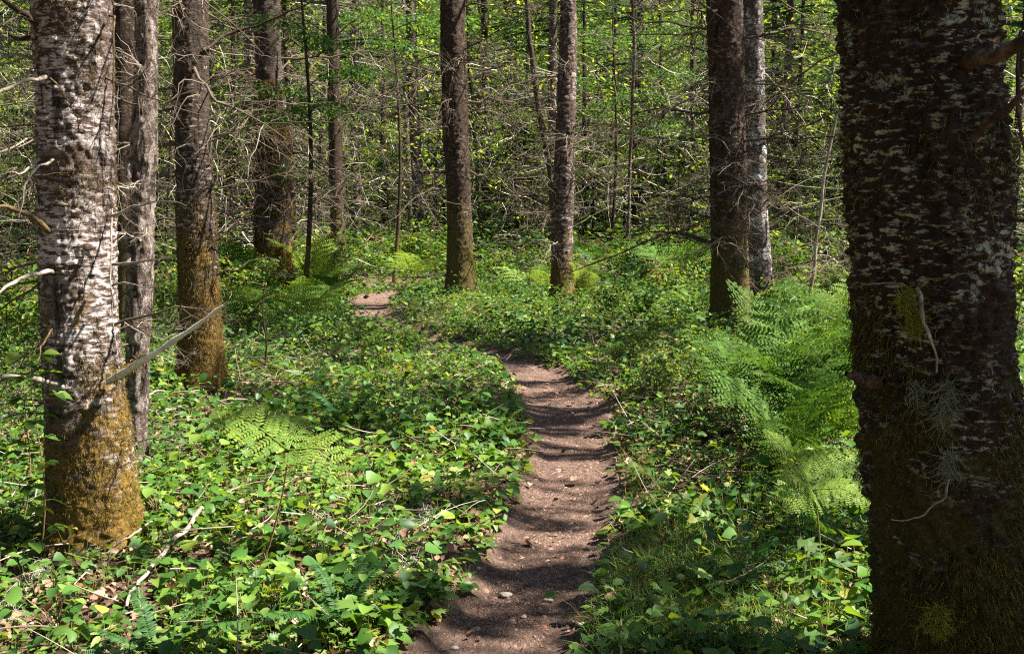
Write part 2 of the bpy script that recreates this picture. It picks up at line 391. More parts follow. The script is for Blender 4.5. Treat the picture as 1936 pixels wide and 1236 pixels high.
tg = unit(np.gradient(pc[:, :2], axis=0)); nrm = np.stack([tg[:, 1], -tg[:, 0]], 1)
s_ = np.linspace(-1, 1, nc)
edge = .5 * pc[:, 2:3] * (1.22 + .35 * (fbm(tt[:, None] * .11 + np.sign(s_)[None] * 31 + 50, np.sign(s_)[None] * 3 + 60 + 0 * tt[:, None], 3) - .5)) * s_[None]
PX = pc[:, :1] + nrm[:, :1] * edge; PY = pc[:, 1:2] + nrm[:, 1:2] * edge
PZ = zg(PX, PY) + .006 + .035 * (fbm(PX * 4, PY * 4, 3, 9) - .5) - .06 * sstep(.72, 1, np.abs(s_))[None] ** 1.5
i, j = np.meshgrid(np.arange(nl - 1), np.arange(nc - 1), indexing='ij'); a = i * nc + j
tag(build('path', np.stack([PX, PY, PZ], -1), [np.stack([a, a + 1, a + nc + 1, a + nc], -1).reshape(-1, 4)], M['path']), kind='structure')

# ------------------------------------------------------------------ trunks
def trunk_grid(pts, segs, rings, rough, flare, seed, zlo=-.25, plate=0.):
    """pts: (x,y,z,r) from the foot up, relative to the base; returns a grid of points and its outward normals"""
    pts = np.asarray(pts, float); pts = pts[pts[:, 2].argsort()]
    z = np.concatenate([np.linspace(zlo, min(5.5, pts[-1, 2]), rings), np.linspace(5.7, pts[-1, 2], max(4, rings // 6))]) if pts[-1, 2] > 6 else np.linspace(zlo, pts[-1, 2], rings)
    cx, cy_, r = [np.interp(z, pts[:, 2], pts[:, k]) for k in (0, 1, 3)]
    k = np.ones(9) / 9
    sm = lambda v: np.convolve(np.pad(v, 4, mode='edge'), k, 'valid')
    cx, cy_, r = sm(cx), sm(cy_), sm(r)
    th = np.arange(segs) / segs * 2 * PI
    TH, ZZ = np.meshgrid(th, z); u = TH / (2 * PI)
    n = (fbm(u * 6, ZZ * 2.2 + seed * 7.3, 3, seed % 7, 6) - .5) * 1.1 + (fbm(u * 24, ZZ * 9 + seed, 3, (seed + 3) % 7, 24) - .5) * .5
    if plate: n = n + plate * (np.abs(fbm(u * 30, ZZ * 26 + seed, 3, 4, 30) - .5) * 2 - .2) + plate * .8 * (fbm(u * 60, ZZ * 60, 2, 6, 60) - .5)
    lob = .55 + .45 * np.cos(TH * 4 + seed + 1.5 * np.sin(TH + seed)) + .3 * np.cos(TH * 7 + seed * 2)
    rr = r[:, None] * (1 + rough * n) + flare * np.exp(-np.maximum(ZZ, -.05) / .22) * lob
    V = np.stack([cx[:, None] + rr * np.cos(TH), cy_[:, None] + rr * np.sin(TH), ZZ], -1)
    N = np.stack([np.cos(TH), np.sin(TH), 0 * TH], -1)
    return V, N
def grid_faces(nr, ns, off=0):
    i, j = np.meshgrid(np.arange(nr - 1), np.arange(ns), indexing='ij'); j2 = (j + 1) % ns
    return np.stack([i * ns + j, i * ns + j2, (i + 1) * ns + j2, (i + 1) * ns + j], -1).reshape(-1, 4) + off
def px_trunk(Y, rows, top=14., rtop=.35):
    """rows: (pixel row, left edge, right edge), the lowest being the foot; returns base point and local points"""
    rows = sorted(rows, key=lambda q: -q[0])
    P = []
    for py, xl, xr in rows:
        c = at((xl + xr) / 2, py, Y); P.append((c[0], c[1], c[2], (xr - xl) / 2 / F * Y))
    P = np.array(P); bx, by = P[0, 0], P[0, 1]; bz = float(zg(np.array([bx]), np.array([by]))[0])
    L = P.copy(); L[:, 0] -= bx; L[:, 1] -= by; L[:, 2] -= bz
    lean = (L[-1, 0] - L[0, 0]) / max(.5, L[-1, 2] - L[0, 2])
    L = np.vstack([[L[0, 0], 0, min(L[0, 2], 0) - .3, L[0, 3]], L])
    if top: L = np.vstack([L, [L[-1, 0] + lean * .5 * (top - L[-1, 2]), 0, top, L[-1, 3] * rtop]])
    return np.array([bx, by, bz]), L
def moss_blades(V, N, n, lo, hi, prob, size, rng, down=.5, thr=.0, strand=0):
    """short moss shoots standing off a trunk between heights lo and hi"""
    nr, ns = V.shape[:2]
    i = rng.integers(0, nr, n * 5); j = rng.integers(0, ns, n * 5)
    z = V[i, j, 2]
    nz = fbm(j / ns * 8, z * 4 + 3, 3, 2, 8)
    ok = (z > lo) & (z < hi) & (rng.random(len(z)) < prob(z)) & (nz > thr)
    i, j = i[ok][:n], j[ok][:n]
    p = V[i, j] + rng.normal(0, .012, (len(i), 3)) * np.array([1, 1, 1.5])
    nn = N[i, j]
    # keep the shoots on the skin of the trunk
    c = V[i].mean(1); rad = np.linalg.norm((V[i, j] - c)[:, :2], axis=1); q = p - c; ql = np.linalg.norm(q[:, :2], axis=1)
    p[:, :2] = c[:, :2] + q[:, :2] / ql[:, None] * (rad - .004)[:, None]
    if strand:
        n_ = len(p); u_ = np.linspace(0, 1, 5)[None, :, None]; d = unit(nn * .9 + rng.normal(0, .7, (n_, 3))); ln = rng.uniform(.5, 1.5, (n_, 1, 1)) * size
        q = p[:, None] + ln * (d[:, None] * u_ * (1 - .45 * u_) + np.array([0, 0, -down]) * u_ ** 2) + np.cumsum(rng.normal(0, .10, (n_, 5, 3)), 1) * ln * u_
        return tubes(q, strand * np.array([1, 1, .9, .7, .3])[None], 3)
    d = unit(nn * rng.uniform(.3, 1.1, (len(i), 1)) + rng.normal(0, .6, (len(i), 3)) + np.array([0, 0, -down]))
    return stamp(BLADE_M, p, frames(d, unit(rng.normal(0, 1, (len(i), 3)))), rng.uniform(.5, 1.4, len(i)) * size)
BLADE_M = (np.array([(-.13, 0, 0), (.13, 0, 0), (.1, .5, .05), (-.1, .5, .05), (0, 1, -.1)]), [np.array([(0, 1, 2, 3)]), np.array([(3, 2, 4)])])

# ------------------------------------------------------------------ dead branches
def dead_branch(rng, L=1., side=14, droop=.15, r0=.011, sub=3, bend=.25, sides=4, hang=40):
    """a bare conifer branch along +x with twigs to both sides"""
    mb = MB(); K = 9; t = np.linspace(0, 1, K)
    wob = np.cumsum(rng.normal(0, .02, (K, 3)), 0); wob -= wob[0]
    main = np.stack([t * L, bend * L * (t ** 2) * rng.uniform(-1, 1), -droop * L * t ** 2 + .05 * L * t], 1) + wob * L
    mb.add(*tubes(main[None], (r0 * (1 - .8 * t))[None], sides + 1))
    ps, rs = [], []
    def twig(p0, d, l, r, k=6, curl=.5):
        u = np.linspace(0, 1, k)[:, None]
        c = unit(rng.normal(0, 1, 3)) * curl * l
        c[2] -= .25 * l
        w = np.cumsum(rng.normal(0, .035 * l, (k, 3)), 0); w -= w[0]
        q = p0 + d * l * u + c * u ** 2 * .6 + w
        ps.append(q); rs.append(r * (1 - .75 * u[:, 0])); return q
    for i in range(side):
        s = rng.uniform(.12, .97); p0 = np.array([np.interp(s, t, main[:, k]) for k in range(3)])
        sg = 1 if i % 2 else -1
        ang = rng.uniform(.6, 1.25) * sg
        d = unit(np.array([math.cos(ang), math.sin(ang), rng.normal(-.1, .3)]))
        l = L * (.14 + .42 * (1 - s)) * rng.uniform(.45, 1.25)
        q = twig(p0, d, l, r0 * .42 * (1.15 - s * .6))
        for _ in range(sub):
            m = rng.integers(1, 5); d2 = unit(d + rng.normal(0, .75, 3)); twig(q[m], d2, l * rng.uniform(.25, .65), r0 * .22)
    mb.add(*tubes(np.array(ps), np.array(rs), 3))
    if hang:
        k = rng.integers(0, len(ps), hang); p = np.array([ps[a][rng.integers(1, 6)] for a in k])
        d = unit(rng.normal(0, .35, (hang, 3)) + np.array([0, 0, -1])); u = np.linspace(0, 1, 4)[None, :, None]
        ln = rng.uniform(.02, .10, (hang, 1, 1)) * L
        pp = p[:, None] + d[:, None] * ln * u + rng.normal(0, .008 * L, (hang, 4, 3)) * u
        mb.add(*tubes(pp, .0016 * np.array([1, .9, .7, .3])[None], 3))
    return mb
brng = np.random.default_rng(5)
DEAD = [proto(dead_branch(brng, 1., 16, brng.uniform(.0, .35), .010, 3, .3).build('branch', M['twig'])) for _ in range(6)]
DEADP = [proto(dead_branch(brng, 1., 12, brng.uniform(.1, .4), .010, 2, .5).build('branch', M['pale_twig'])) for _ in range(4)]
DEADD = [proto(dead_branch(brng, 1., 15, brng.uniform(.0, .3), .014, 3, .2).build('branch', M['dark_twig'])) for _ in range(4)]

def add_branches(root, L, n, zlo, zhi, lmin, lmax, rng, pool, az=None, thick=1.):
    """dead branches standing off a trunk given by its local points L"""
    for k in range(n):
        z = rng.uniform(zlo, zhi); a_ = rng.uniform(0, 2 * PI) if az is None else rng.uniform(*az)
        x = np.interp(z, L[:, 2], L[:, 0]); y = np.interp(z, L[:, 2], L[:, 1]); r = np.interp(z, L[:, 2], L[:, 3]) * .85
        l = rng.uniform(lmin, lmax)
        dup(pool[rng.integers(0, len(pool))], root, (x + r * math.cos(a_), y + r * math.sin(a_), z), (rng.uniform(-1, 1), rng.uniform(-.35, .25), a_), (l, l, l * rng.uniform(.8, 1.3)), 'branch')

# ------------------------------------------------------------------ living crowns
def bough(rng, L, n, leaf, size, width=.35, droop=.2):
    """points of a flat conifer bough along +x: limb path and leaf stamps"""
    t = np.linspace(0, 1, 6); limb = np.stack([t * L, .06 * L * np.sin(t * 3) * rng.normal(), .12 * L * t - droop * L * t ** 2], 1)
    s = rng.uniform(.12, 1, n) ** .8; side = rng.uniform(-1, 1, n)
    wd = width * L * (1.05 - s)
    p = np.stack([s * L, side * wd, .12 * L * s - droop * L * s ** 2 - .08 * np.abs(side) * wd + rng.normal(0, .02 * L, n)], 1)
    d = unit(np.stack([np.full(n, .7), np.sign(side) * .9, rng.normal(-.25, .2, n)], 1) + rng.normal(0, .25, (n, 3)))
    V, P = stamp(leaf, p, frames(d, upn(n, .35, rng)), size * rng.uniform(.6, 1.3, n))
    return limb, V, P
def rotz(V, a):
    c, s = math.cos(a), math.sin(a); R_ = np.array([[c, -s, 0], [s, c, 0], [0, 0, 1]]); return V @ R_.T
def conifer_crown(rng, H=10., rad=2.2, levels=20, per=5, nleaf=60, size=.15, leaf=NEEDLE):
    mb = MB(); tw = MB()
    for k in range(levels):
        z = H * (k + rng.uniform(-.3, .3)) / levels; f = 1 - (k / levels) ** 1.3
        for q in range(per):
            l = rad * (.25 + .75 * f) * rng.uniform(.55, 1.15)
            limb, V, P = bough(rng, l, int(nleaf * (.4 + .6 * f)), leaf, size)
            a_ = rng.uniform(0, 2 * PI); o = np.array([0, 0, z + rng.normal(0, .1)])
            mb.add(rotz(V, a_) + o, P)
            mb.add(*tubes((rotz(limb, a_) + o)[None], (.022 * l * np.linspace(1, .2, 6))[None], 3))
    return mb
crng = np.random.default_rng(21)
CROWNS = [proto(conifer_crown(crng).build('crown', M['needle'])) for _ in range(3)]
def dead_skirt(rng, H=8., n=46, lo=.6, hi=1.9):
    """the bare lower branches of a far conifer, all of its dead skirt in one mesh"""
    mb = MB()
    for k in range(n):
        l = rng.uniform(lo, hi); b = dead_branch(rng, 1., 11, rng.uniform(0, .4), .011, 2, .3, 3, 10)
        V, P = b.data(); a_ = rng.uniform(0, 2 * PI)
        mb.add(rotz(V * l, a_) + np.array([0, 0, rng.uniform(.4, H)]), P)
    return mb
SKIRTS = [proto(dead_skirt(crng).build('dead_branches', m_)) for m_ in (M['twig'], M['pale_twig'], M['twig'], M['dark_twig'])]

# ------------------------------------------------------------------ named trees
TREES = {}
def part(root, name='trunk'): return next(c for c in root.children if c.name.split('.')[0] == name)
def tree(name, label, Y, rows, m, segs=28, rings=110, rough=.10, flare=.06, seed=1, top=15., crown=None, group=None, cat='tree', rtop=.35, plate=1.):
    base, L = px_trunk(Y, rows, top, rtop)
    root = thing(name, label, cat, base, 0, group)
    V, N = trunk_grid(L, segs, rings, rough, flare, seed, -.25, plate if segs > 38 else .5)
    build('trunk', V, [grid_faces(V.shape[0], segs)], m, root)
    if crown:
        zc, s, k = crown; x = np.interp(zc, L[:, 2], L[:, 0])
        dup(CROWNS[k % 3], root, (x, 0, zc), (0, 0, seed * 1.7), s, 'crown')
    TREES[label] = (root, L, V, N)
    return root, L, V, N
trng = np.random.default_rng(77)
# white barked tree at the left
A, LA, VA, NA = tree('deciduous_tree', 'stout white barked tree with golden moss round its foot', 4.75,
    [(1050, 92, 262), (950, 95, 255), (850, 92, 247), (750, 88, 232), (600, 82, 220), (400, 78, 215), (200, 76, 210), (60, 70, 207), (0, 64, 205)], M['bark_white'], 180, 620, .07, .06, 2, 13., (8.5, .4, 0), plate=1.4)
mb = MB(); mb.add(*moss_blades(VA, NA, 34000, -.1, 1.2, lambda z: np.clip(1.1 - z * .75, .0, 1), .022, trng, .5, .46, .0010))
mb.add(*moss_blades(VA, NA, 9000, .8, 2.9, lambda z: 1 + 0 * z, .022, trng, .4, .56, .0010))
mb.build('moss', M['moss_gold'], part(A))
# shaded giant at the right
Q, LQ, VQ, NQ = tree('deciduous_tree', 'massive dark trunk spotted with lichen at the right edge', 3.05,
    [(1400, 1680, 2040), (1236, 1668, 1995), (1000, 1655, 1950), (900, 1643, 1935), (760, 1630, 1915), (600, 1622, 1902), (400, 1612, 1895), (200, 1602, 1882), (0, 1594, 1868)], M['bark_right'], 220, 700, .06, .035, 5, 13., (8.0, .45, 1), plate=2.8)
mb = MB(); mb.add(*moss_blades(VQ, NQ, 42000, -.1, 1.45, lambda z: np.clip(1.3 - z * .8, .05, 1), .027, trng, .8, .46, .0011))
mb.add(*moss_blades(VQ, NQ, 9000, 1.1, 3.0, lambda z: 1 + 0 * z, .03, trng, .9, .57, .0010))
mb.build('moss', M['moss_green'], part(Q))
# the rest, from the left
Dt, LD, VD, ND = tree('conifer_tree', 'mottled mossy trunk just right of the grey dead snag', 8.9,
    [(745, 335, 432), (690, 342, 420), (600, 340, 414), (450, 337, 409), (300, 334, 398), (150, 331, 393), (0, 328, 391)], M['bark_mottled'], 90, 360, .10, .09, 3, 15., (8.5, .7, 2))
mb = MB(); mb.add(*moss_blades(VD, ND, 14000, -.1, 1.75, lambda z: np.clip(1.3 - z * .55, .1, 1), .03, trng, .6, .36, .0018)); mb.build('moss', M['moss_brown'], part(Dt))
S, LS, VS, NS = tree('dead_snag', 'slim grey dead snag with peeling bark behind the white trunk', 6.3,
    [(900, 238, 277), (800, 240, 278), (650, 240, 282), (560, 240, 287), (500, 244, 288), (400, 248, 290), (330, 250, 291), (300, 249, 296), (150, 256, 295), (0, 258, 298)], M['bark_grey'], 64, 320, .22, .015, 4, 9., None, cat='dead tree')
Bt, LB, _, _ = tree('conifer_tree', 'dim brown trunk half hidden between white tree and grey snag', 11.5, [(640, 215, 262), (300, 216, 258), (0, 213, 256)], M['bark_brown'], 32, 120, .1, .03, 6, 15., (8, .8, 0))
E, LE, VE, NE = tree('conifer_tree', 'wide shaggy mossy trunk beside an orange rotten stump', 18.6, [(548, 480, 556), (480, 484, 550), (380, 484, 548), (250, 486, 545), (120, 484, 530), (0, 478, 528)], M['bark_mottled'], 40, 160, .13, .06, 8, 17., (8, 1., 1))
mb = MB(); mb.add(*moss_blades(VE, NE, 7000, -.1, 4.0, lambda z: 1 + 0 * z, .085, trng, 1.2, .47, .0035)); mb.build('moss', M['moss_brown'], part(E))
tree('conifer_tree', 'pale thin trunk standing behind the shaggy mossy trunk', 33., [(485, 455, 484), (250, 458, 483), (0, 462, 484)], M['bark_pinkish'], 20, 80, .1, .03, 9, 17., (9, 1., 2))
Ft, LF, _, _ = tree('conifer_tree', 'narrow dark trunk where the far trail bends from sight', 23.5, [(518, 626, 655), (400, 624, 650), (200, 620, 645), (0, 617, 640)], M['bark_brown'], 24, 120, .1, .04, 10, 17., (8, .9, 0))
G, LG, _, _ = tree('conifer_tree', 'pale pinkish trunk next to the narrow dark one', 35., [(484, 664, 684), (250, 663, 682), (0, 662, 680)], M['bark_pinkish'], 20, 90, .1, .03, 11, 18., (9, .9, 1))
H_, LH, _, _ = tree('conifer_tree', 'reddish footed slender trunk beside a bleached sapling', 33., [(486, 784, 806), (350, 779, 800), (150, 770, 790), (0, 766, 786)], M['bark_pinkish'], 20, 90, .12, .04, 12, 18., (9, .9, 2))
I_, LI, VI, NI = tree('conifer_tree', 'straight dark trunk standing by itself at the bend', 16.9, [(570, 842, 908), (520, 845, 896), (400, 846, 891), (250, 838, 886), (100, 834, 880), (0, 833, 878)], M['bark_brown'], 60, 240, .12, .10, 13, 16., (8, .9, 0))
mb = MB(); mb.add(*moss_blades(VI, NI, 3500, -.1, 1.0, lambda z: np.clip(1 - z, .1, 1), .03, trng, .5, .42)); mb.build('moss', M['moss_green'], part(I_))
J, LJ, _, _ = tree('conifer_tree', 'faded rosy trunk deep in the twig thicket at centre', 41., [(475, 945, 975), (250, 948, 970), (100, 951, 970), (0, 952, 970)], M['bark_pinkish'], 18, 80, .12, .03, 14, 18., (9, 1., 1))
K_, LK, _, _ = tree('young_tree', 'thin black leaning stem curving through the middle of the thicket', 24., [(490, 1042, 1052), (330, 1036, 1047), (200, 1012, 1022), (100, 1000, 1010), (0, 990, 999)], M['bark_brown'], 14, 80, .08, .02, 15, 9., None)
Lt, LL, VL, NL = tree('conifer_tree', 'sunlit ragged brown trunk with orange moss at its foot', 17.4, [(562, 1040, 1088), (500, 1043, 1080), (400, 1044, 1084), (250, 1050, 1086), (100, 1058, 1090), (0, 1060, 1088)], M['bark_pinkish'], 44, 220, .20, .07, 16, 16., (8, .9, 2))
mb = MB(); mb.add(*moss_blades(VL, NL, 3000, -.1, .9, lambda z: np.clip(1 - z, .1, 1), .03, trng, .5, .40)); mb.build('moss', M['moss_gold'], part(Lt))
Mt, LM, _, _ = tree('conifer_tree', 'dark far trunk right behind the thin bleached pole', 33., [(484, 1196, 1226), (300, 1194, 1222), (0, 1190, 1216)], M['bark_brown'], 20, 90, .1, .04, 17, 18., (9, .9, 0))
M2, LM2, _, _ = tree('young_tree', 'thin bleached pole with a pale lichen tuft near its top', 21., [(525, 1176, 1183), (420, 1186, 1192), (330, 1187, 1193), (250, 1191, 1197), (170, 1193, 1199), (100, 1197, 1204), (0, 1192, 1198)], M['bark_pinkish'], 14, 80, .12, .01, 18, 9., None)
Nt, LN, VN, NN = tree('conifer_tree', 'thick dark trunk touching its slimmer silvery neighbour', 12.4, [(632, 1342, 1424), (560, 1346, 1414), (400, 1345, 1412), (250, 1342, 1408), (100, 1340, 1404), (0, 1338, 1402)], M['bark_brown'], 70, 300, .12, .10, 19, 16., (8, .9, 1))
mb = MB(); mb.add(*moss_blades(VN, NN, 4500, -.1, 2.2, lambda z: np.clip(1 - z * .35, .1, 1), .024, trng, .5, .44)); mb.build('moss', M['moss_brown'], part(Nt))
O_, LO, VO, NO = tree('deciduous_tree', 'silvery slim trunk lit by the sun beside the thick dark one', 14.2, [(590, 1420, 1472), (500, 1416, 1458), (400, 1412, 1450), (250, 1409, 1447), (100, 1408, 1444), (0, 1405, 1441)], M['bark_silver'], 44, 240, .14, .06, 20, 15., (8, .8, 2))
P_, LP, _, _ = tree('young_tree', 'leaning bleached stick of a sapling left of the massive trunk', 14.5, [(560, 1527, 1534), (500, 1538, 1545), (450, 1539, 1545), (400, 1550, 1556), (350, 1552, 1558), (300, 1561, 1567), (215, 1581, 1586)], M['grey_limb'], 12, 70, .15, .0, 21, None, None)

for px, Yf, wpx, lean, lab in [(600, 30, 9, .01, 'slim dark far stem left of the narrow dark trunk'), (725, 38, 11, 0, 'slim dark far stem between the pale and the reddish footed trunk'), (815, 36, 8, .02, 'slim dark far stem close to the left of the lone dark trunk'), (912, 30, 7, -.02, 'slim dark far stem close to the right of the lone dark trunk'),
                               (985, 34, 8, .01, 'slim dark far stem right of the faded rosy trunk'), (1105, 30, 9, 0, 'slim dark far stem right of the ragged brown trunk'), (1150, 37, 10, .01, 'slim dark far stem between the ragged trunk and the bleached pole'), (1262, 31, 8, -.01, 'slim dark far stem right of the bleached pole'),
                               (1310, 36, 11, 0, 'slim dark far stem just left of the thick dark trunk'), (1490, 31, 9, .02, 'slim dark far stem just right of the silvery trunk'), (440, 30, 10, 0, 'slim dark far stem right of the mottled trunk'), (310, 22, 8, .02, 'slim dark far stem between the grey snag and the mottled trunk')]:
    yb = 618 + 0 * px; g = gp(px, 400 + CAMH * F / Yf); d0 = lambda py: px + lean * (500 - py) * 3
    tree('slim_tree', lab, Yf, [(400 + CAMH * F / Yf + 4, d0(480) - wpx / 2, d0(480) + wpx / 2), (250, d0(250) - wpx * .45, d0(250) + wpx * .45), (0, d0(0) - wpx * .4, d0(0) + wpx * .4)], M['bark_brown'], 12, 60, .12, .02, int(px) % 50, 15., None)
# dead branches of the named trees
add_branches(Dt, LD, 22, .9, 4.4, .6, 1.7, trng, DEAD)
add_branches(S, LS, 12, .6, 3.0, .25, .7, trng, DEADP)
add_branches(Bt, LB, 12, .8, 4.4, .7, 1.5, trng, DEADD)
add_branches(E, LE, 24, 1.0, 6.0, .8, 2.2, trng, DEAD)
add_branches(Ft, LF, 18, 1.5, 7.0, .8, 2.0, trng, DEAD)
add_branches(G, LG, 18, 1.5, 9.0, .8, 2.2, trng, DEADP)
add_branches(H_, LH, 20, 1.2, 9.0, .8, 2.2, trng, DEADP)
add_branches(I_, LI, 26, 1.6, 5.8, .7, 2.0, trng, DEAD)
add_branches(J, LJ, 24, 1.0, 10., .8, 2.4, trng, DEADP)
add_branches(Lt, LL, 34, .5, 5.8, .5, 1.9, trng, DEAD + DEADP)
add_branches(Mt, LM, 24, 1.5, 9., .8, 2.2, trng, DEAD)
add_branches(M2, LM2, 8, 1.5, 5.5, .3, .8, trng, DEADP)
add_branches(Nt, LN, 50, .7, 4.6, .35, 1.5, trng, DEAD + DEADD)
add_branches(O_, LO, 22, .7, 4.8, .4, 1.5, trng, DEAD)
add_branches(P_, LP, 9, .5, 2.4, .25, .7, trng, DEADP)

def px_branch(root, Y0, pix, r, m, name='branch', k=18, jit=.004, sides=6):
    """one bare branch through photo pixels (x, y, depth) as a child of its tree"""
    P = np.array([at(*q) for q in pix]) - np.array(root.location)
    t = np.linspace(0, len(P) - 1, k); q = np.stack([np.interp(t, np.arange(len(P)), P[:, i]) for i in range(3)], 1)
    q[1:-1] = (q[:-2] + q[1:-1] * 2 + q[2:]) / 4
    w_ = np.cumsum(trng.normal(0, jit, q.shape), 0); w_ -= w_[0]; q += (w_ + np.roll(w_, 1, 0) * (np.arange(k) > 0)[:, None]) / 2
    return build(name, *tubes(q[None], (r * .85 * np.linspace(1, .35, k) * trng.uniform(.74, 1.26, k))[None], sides), m, root)
# branches one can see one by one on the white tree
for pix, r, m_ in [
    ([(205, 722, 4.62), (262, 680, 4.45), (350, 628, 4.3), (425, 575, 4.2)], .022, 'bleached'),
    ([(120, 727, 4.6), (60, 712, 4.5), (0, 706, 4.45), (-60, 700, 4.4)], .019, 'grey_limb'),
    ([(105, 515, 4.6), (60, 520, 4.4), (20, 538, 4.3), (-30, 570, 4.2)], .014, 'grey_limb'),
    ([(92, 145, 4.6), (50, 152, 4.4), (15, 175, 4.3), (-20, 205, 4.2)], .014, 'grey_limb'),
    ([(80, 60, 4.7), (50, 25, 4.5), (20, 5, 4.4), (-20, -30, 4.3)], .022, 'dark_limb'),
    ([(75, 60, 4.7), (30, 68, 4.6), (-20, 60, 4.5)], .014, 'dark_limb'),
    ([(95, 440, 4.6), (60, 410, 4.4), (20, 395, 4.3), (-40, 390, 4.2)], .020, 'mossy_limb'),
    ([(105, 300, 4.6), (70, 305, 4.4), (45, 340, 4.35), (30, 400, 4.3)], .008, 'grey_limb'),
    ([(212, 395, 4.7), (215, 490, 4.55), (218, 560, 4.5), (236, 680, 4.5)], .006, 'grey_limb'),
    ([(210, 500, 4.6), (250, 495, 4.5), (300, 494, 4.4), (328, 494, 4.4)], .010, 'grey_limb'),
    ([(212, 540, 4.6), (240, 536, 4.5), (292, 548, 4.4)], .008, 'grey_limb'),
    ([(210, 408, 4.6), (250, 395, 4.5), (300, 393, 4.4), (350, 408, 4.4)], .009, 'grey_limb'),
    ([(95, 148, 4.5), (130, 190, 4.42), (140, 240, 4.40)], .006, 'mossy_limb'),
    ([(75, 300, 4.6), (40, 330, 4.5), (0, 340, 4.4)], .008, 'grey_limb'),
    ([(108, 610, 4.6), (72, 660, 4.5), (60, 720, 4.4)], .007, 'mossy_limb'),
    ([(208, 30, 4.7), (222, 30, 4.6), (218, 100, 4.55), (215, 160, 4.5), (210, 250, 4.55)], .007, 'mossy_limb')]:
    px_branch(A, 4.75, pix, r, M[m_])
wb = A.children[-1]
for k in range(48):                          # small dead branches round the white tree's sides
    z = trng.uniform(.5, 3.4); a_ = trng.choice([trng.uniform(PI * .75, PI * 1.3), trng.uniform(PI * .8, PI * 1.35), trng.uniform(-.6, .5)])
    x = np.interp(z, LA[:, 2], LA[:, 0]); r = np.interp(z, LA[:, 2], LA[:, 3]) * .9
    l = trng.uniform(.25, .8)
    dup((DEAD + DEADP)[k % 10], A, (x + r * math.cos(a_), r * math.sin(a_), z), (trng.uniform(-1.5, 1.5), trng.uniform(-.3, .5), a_), l, 'branch')
# moss sleeve on the foot of the bleached limb
P0 = np.array([at(215 + 60 * u, 716 - 42 * u, 4.6 - .16 * u) for u in trng.random(900)]) - np.array(A.location)
build('moss', *stamp(BLADE_M, P0 + trng.normal(0, .010, P0.shape), frames(rdirs(900, -80, 50, trng), unit(trng.normal(0, 1, (900, 3)))), trng.uniform(.012, .028, 900)), M['moss_gold'], A)
# branches of the right hand giant
for pix, r, m_ in [
    ([(1825, 118, 2.85), (1870, 92, 2.7), (1936, 48, 2.6), (2000, 5, 2.5)], .034, 'dark_limb'),
    ([(1830, 272, 2.85), (1880, 225, 2.75), (1930, 172, 2.65), (1990, 120, 2.6)], .017, 'dark_limb'),
    ([(1660, 722, 2.95), (1630, 722, 2.9), (1603, 714, 2.85)], .026, 'dark_limb'),
    ([(1718, 545, 2.82), (1690, 533, 2.75), (1655, 527, 2.7), (1618, 523, 2.65)], .0055, 'mossy_limb'),
    ([(1738, 543, 2.8), (1765, 530, 2.72), (1800, 518, 2.68), (1845, 508, 2.66)], .0055, 'mossy_limb'),
    ([(1735, 545, 2.8), (1748, 590, 2.74), (1762, 630, 2.72), (1775, 700, 2.72)], .008, 'grey_limb'),
    ([(1795, 905, 2.8), (1785, 945, 2.75), (1755, 972, 2.74), (1700, 974, 2.76)], .0045, 'grey_limb'),
    ([(1930, 60, 2.9), (1915, 200, 2.85), (1935, 330, 2.8), (1912, 440, 2.8)], .007, 'dark_limb'),
    ([(1870, 412, 3.), (1910, 408, 2.9), (1960, 395, 2.85)], .010, 'dark_limb')]:
    px_branch(Q, 3.05, pix, r, M[m_])
# long bare limbs one can follow in the middle distance
for tr_, pix, r_ in [(Nt, [(1350, 408, 12.3), (1262, 444, 12.), (1165, 480, 11.8), (1072, 515, 11.6)], .016), (Dt, [(385, 95, 8.8), (440, 62, 9.), (510, 25, 8.9), (580, -5, 8.8)], .018),
                    (O_, [(1440, 200, 14.1), (1510, 152, 13.9), (1592, 105, 13.8), (1650, 70, 13.6)], .022), (O_, [(1440, 262, 14.1), (1530, 235, 13.9), (1610, 200, 13.7)], .018), (O_, [(1445, 385, 14.1), (1500, 330, 13.9), (1560, 265, 13.7)], .014),
                    (Nt, [(1350, 60, 12.3), (1290, 45, 12.1), (1220, 40, 11.9), (1160, 12, 11.7)], .018), (I_, [(876, 95, 16.8), (930, 62, 16.6), (985, 30, 16.4), (1030, 8, 16.3)], .016), (I_, [(840, 200, 16.8), (800, 190, 16.6), (740, 215, 16.4)], .014),
                    (Lt, [(1050, 250, 17.3), (1010, 215, 17.1), (985, 140, 17.)], .012), (Lt, [(1085, 240, 17.3), (1150, 235, 17.1), (1230, 240, 17.), (1330, 250, 16.9)], .014), (Dt, [(405, 350, 8.8), (440, 312, 9.), (520, 308, 8.8), (590, 330, 8.7)], .010),
                    (Dt, [(408, 455, 8.8), (470, 400, 9.), (540, 350, 8.8), (620, 325, 8.6)], .010), (Dt, [(410, 520, 8.8), (450, 500, 8.8), (500, 494, 9.)], .012), (E, [(545, 70, 18.5), (600, 110, 18.3), (640, 70, 18.1), (690, 30, 18.)], .02)]:
    px_branch(tr_, 0, pix, r_, M['dark_limb'], jit=.012)
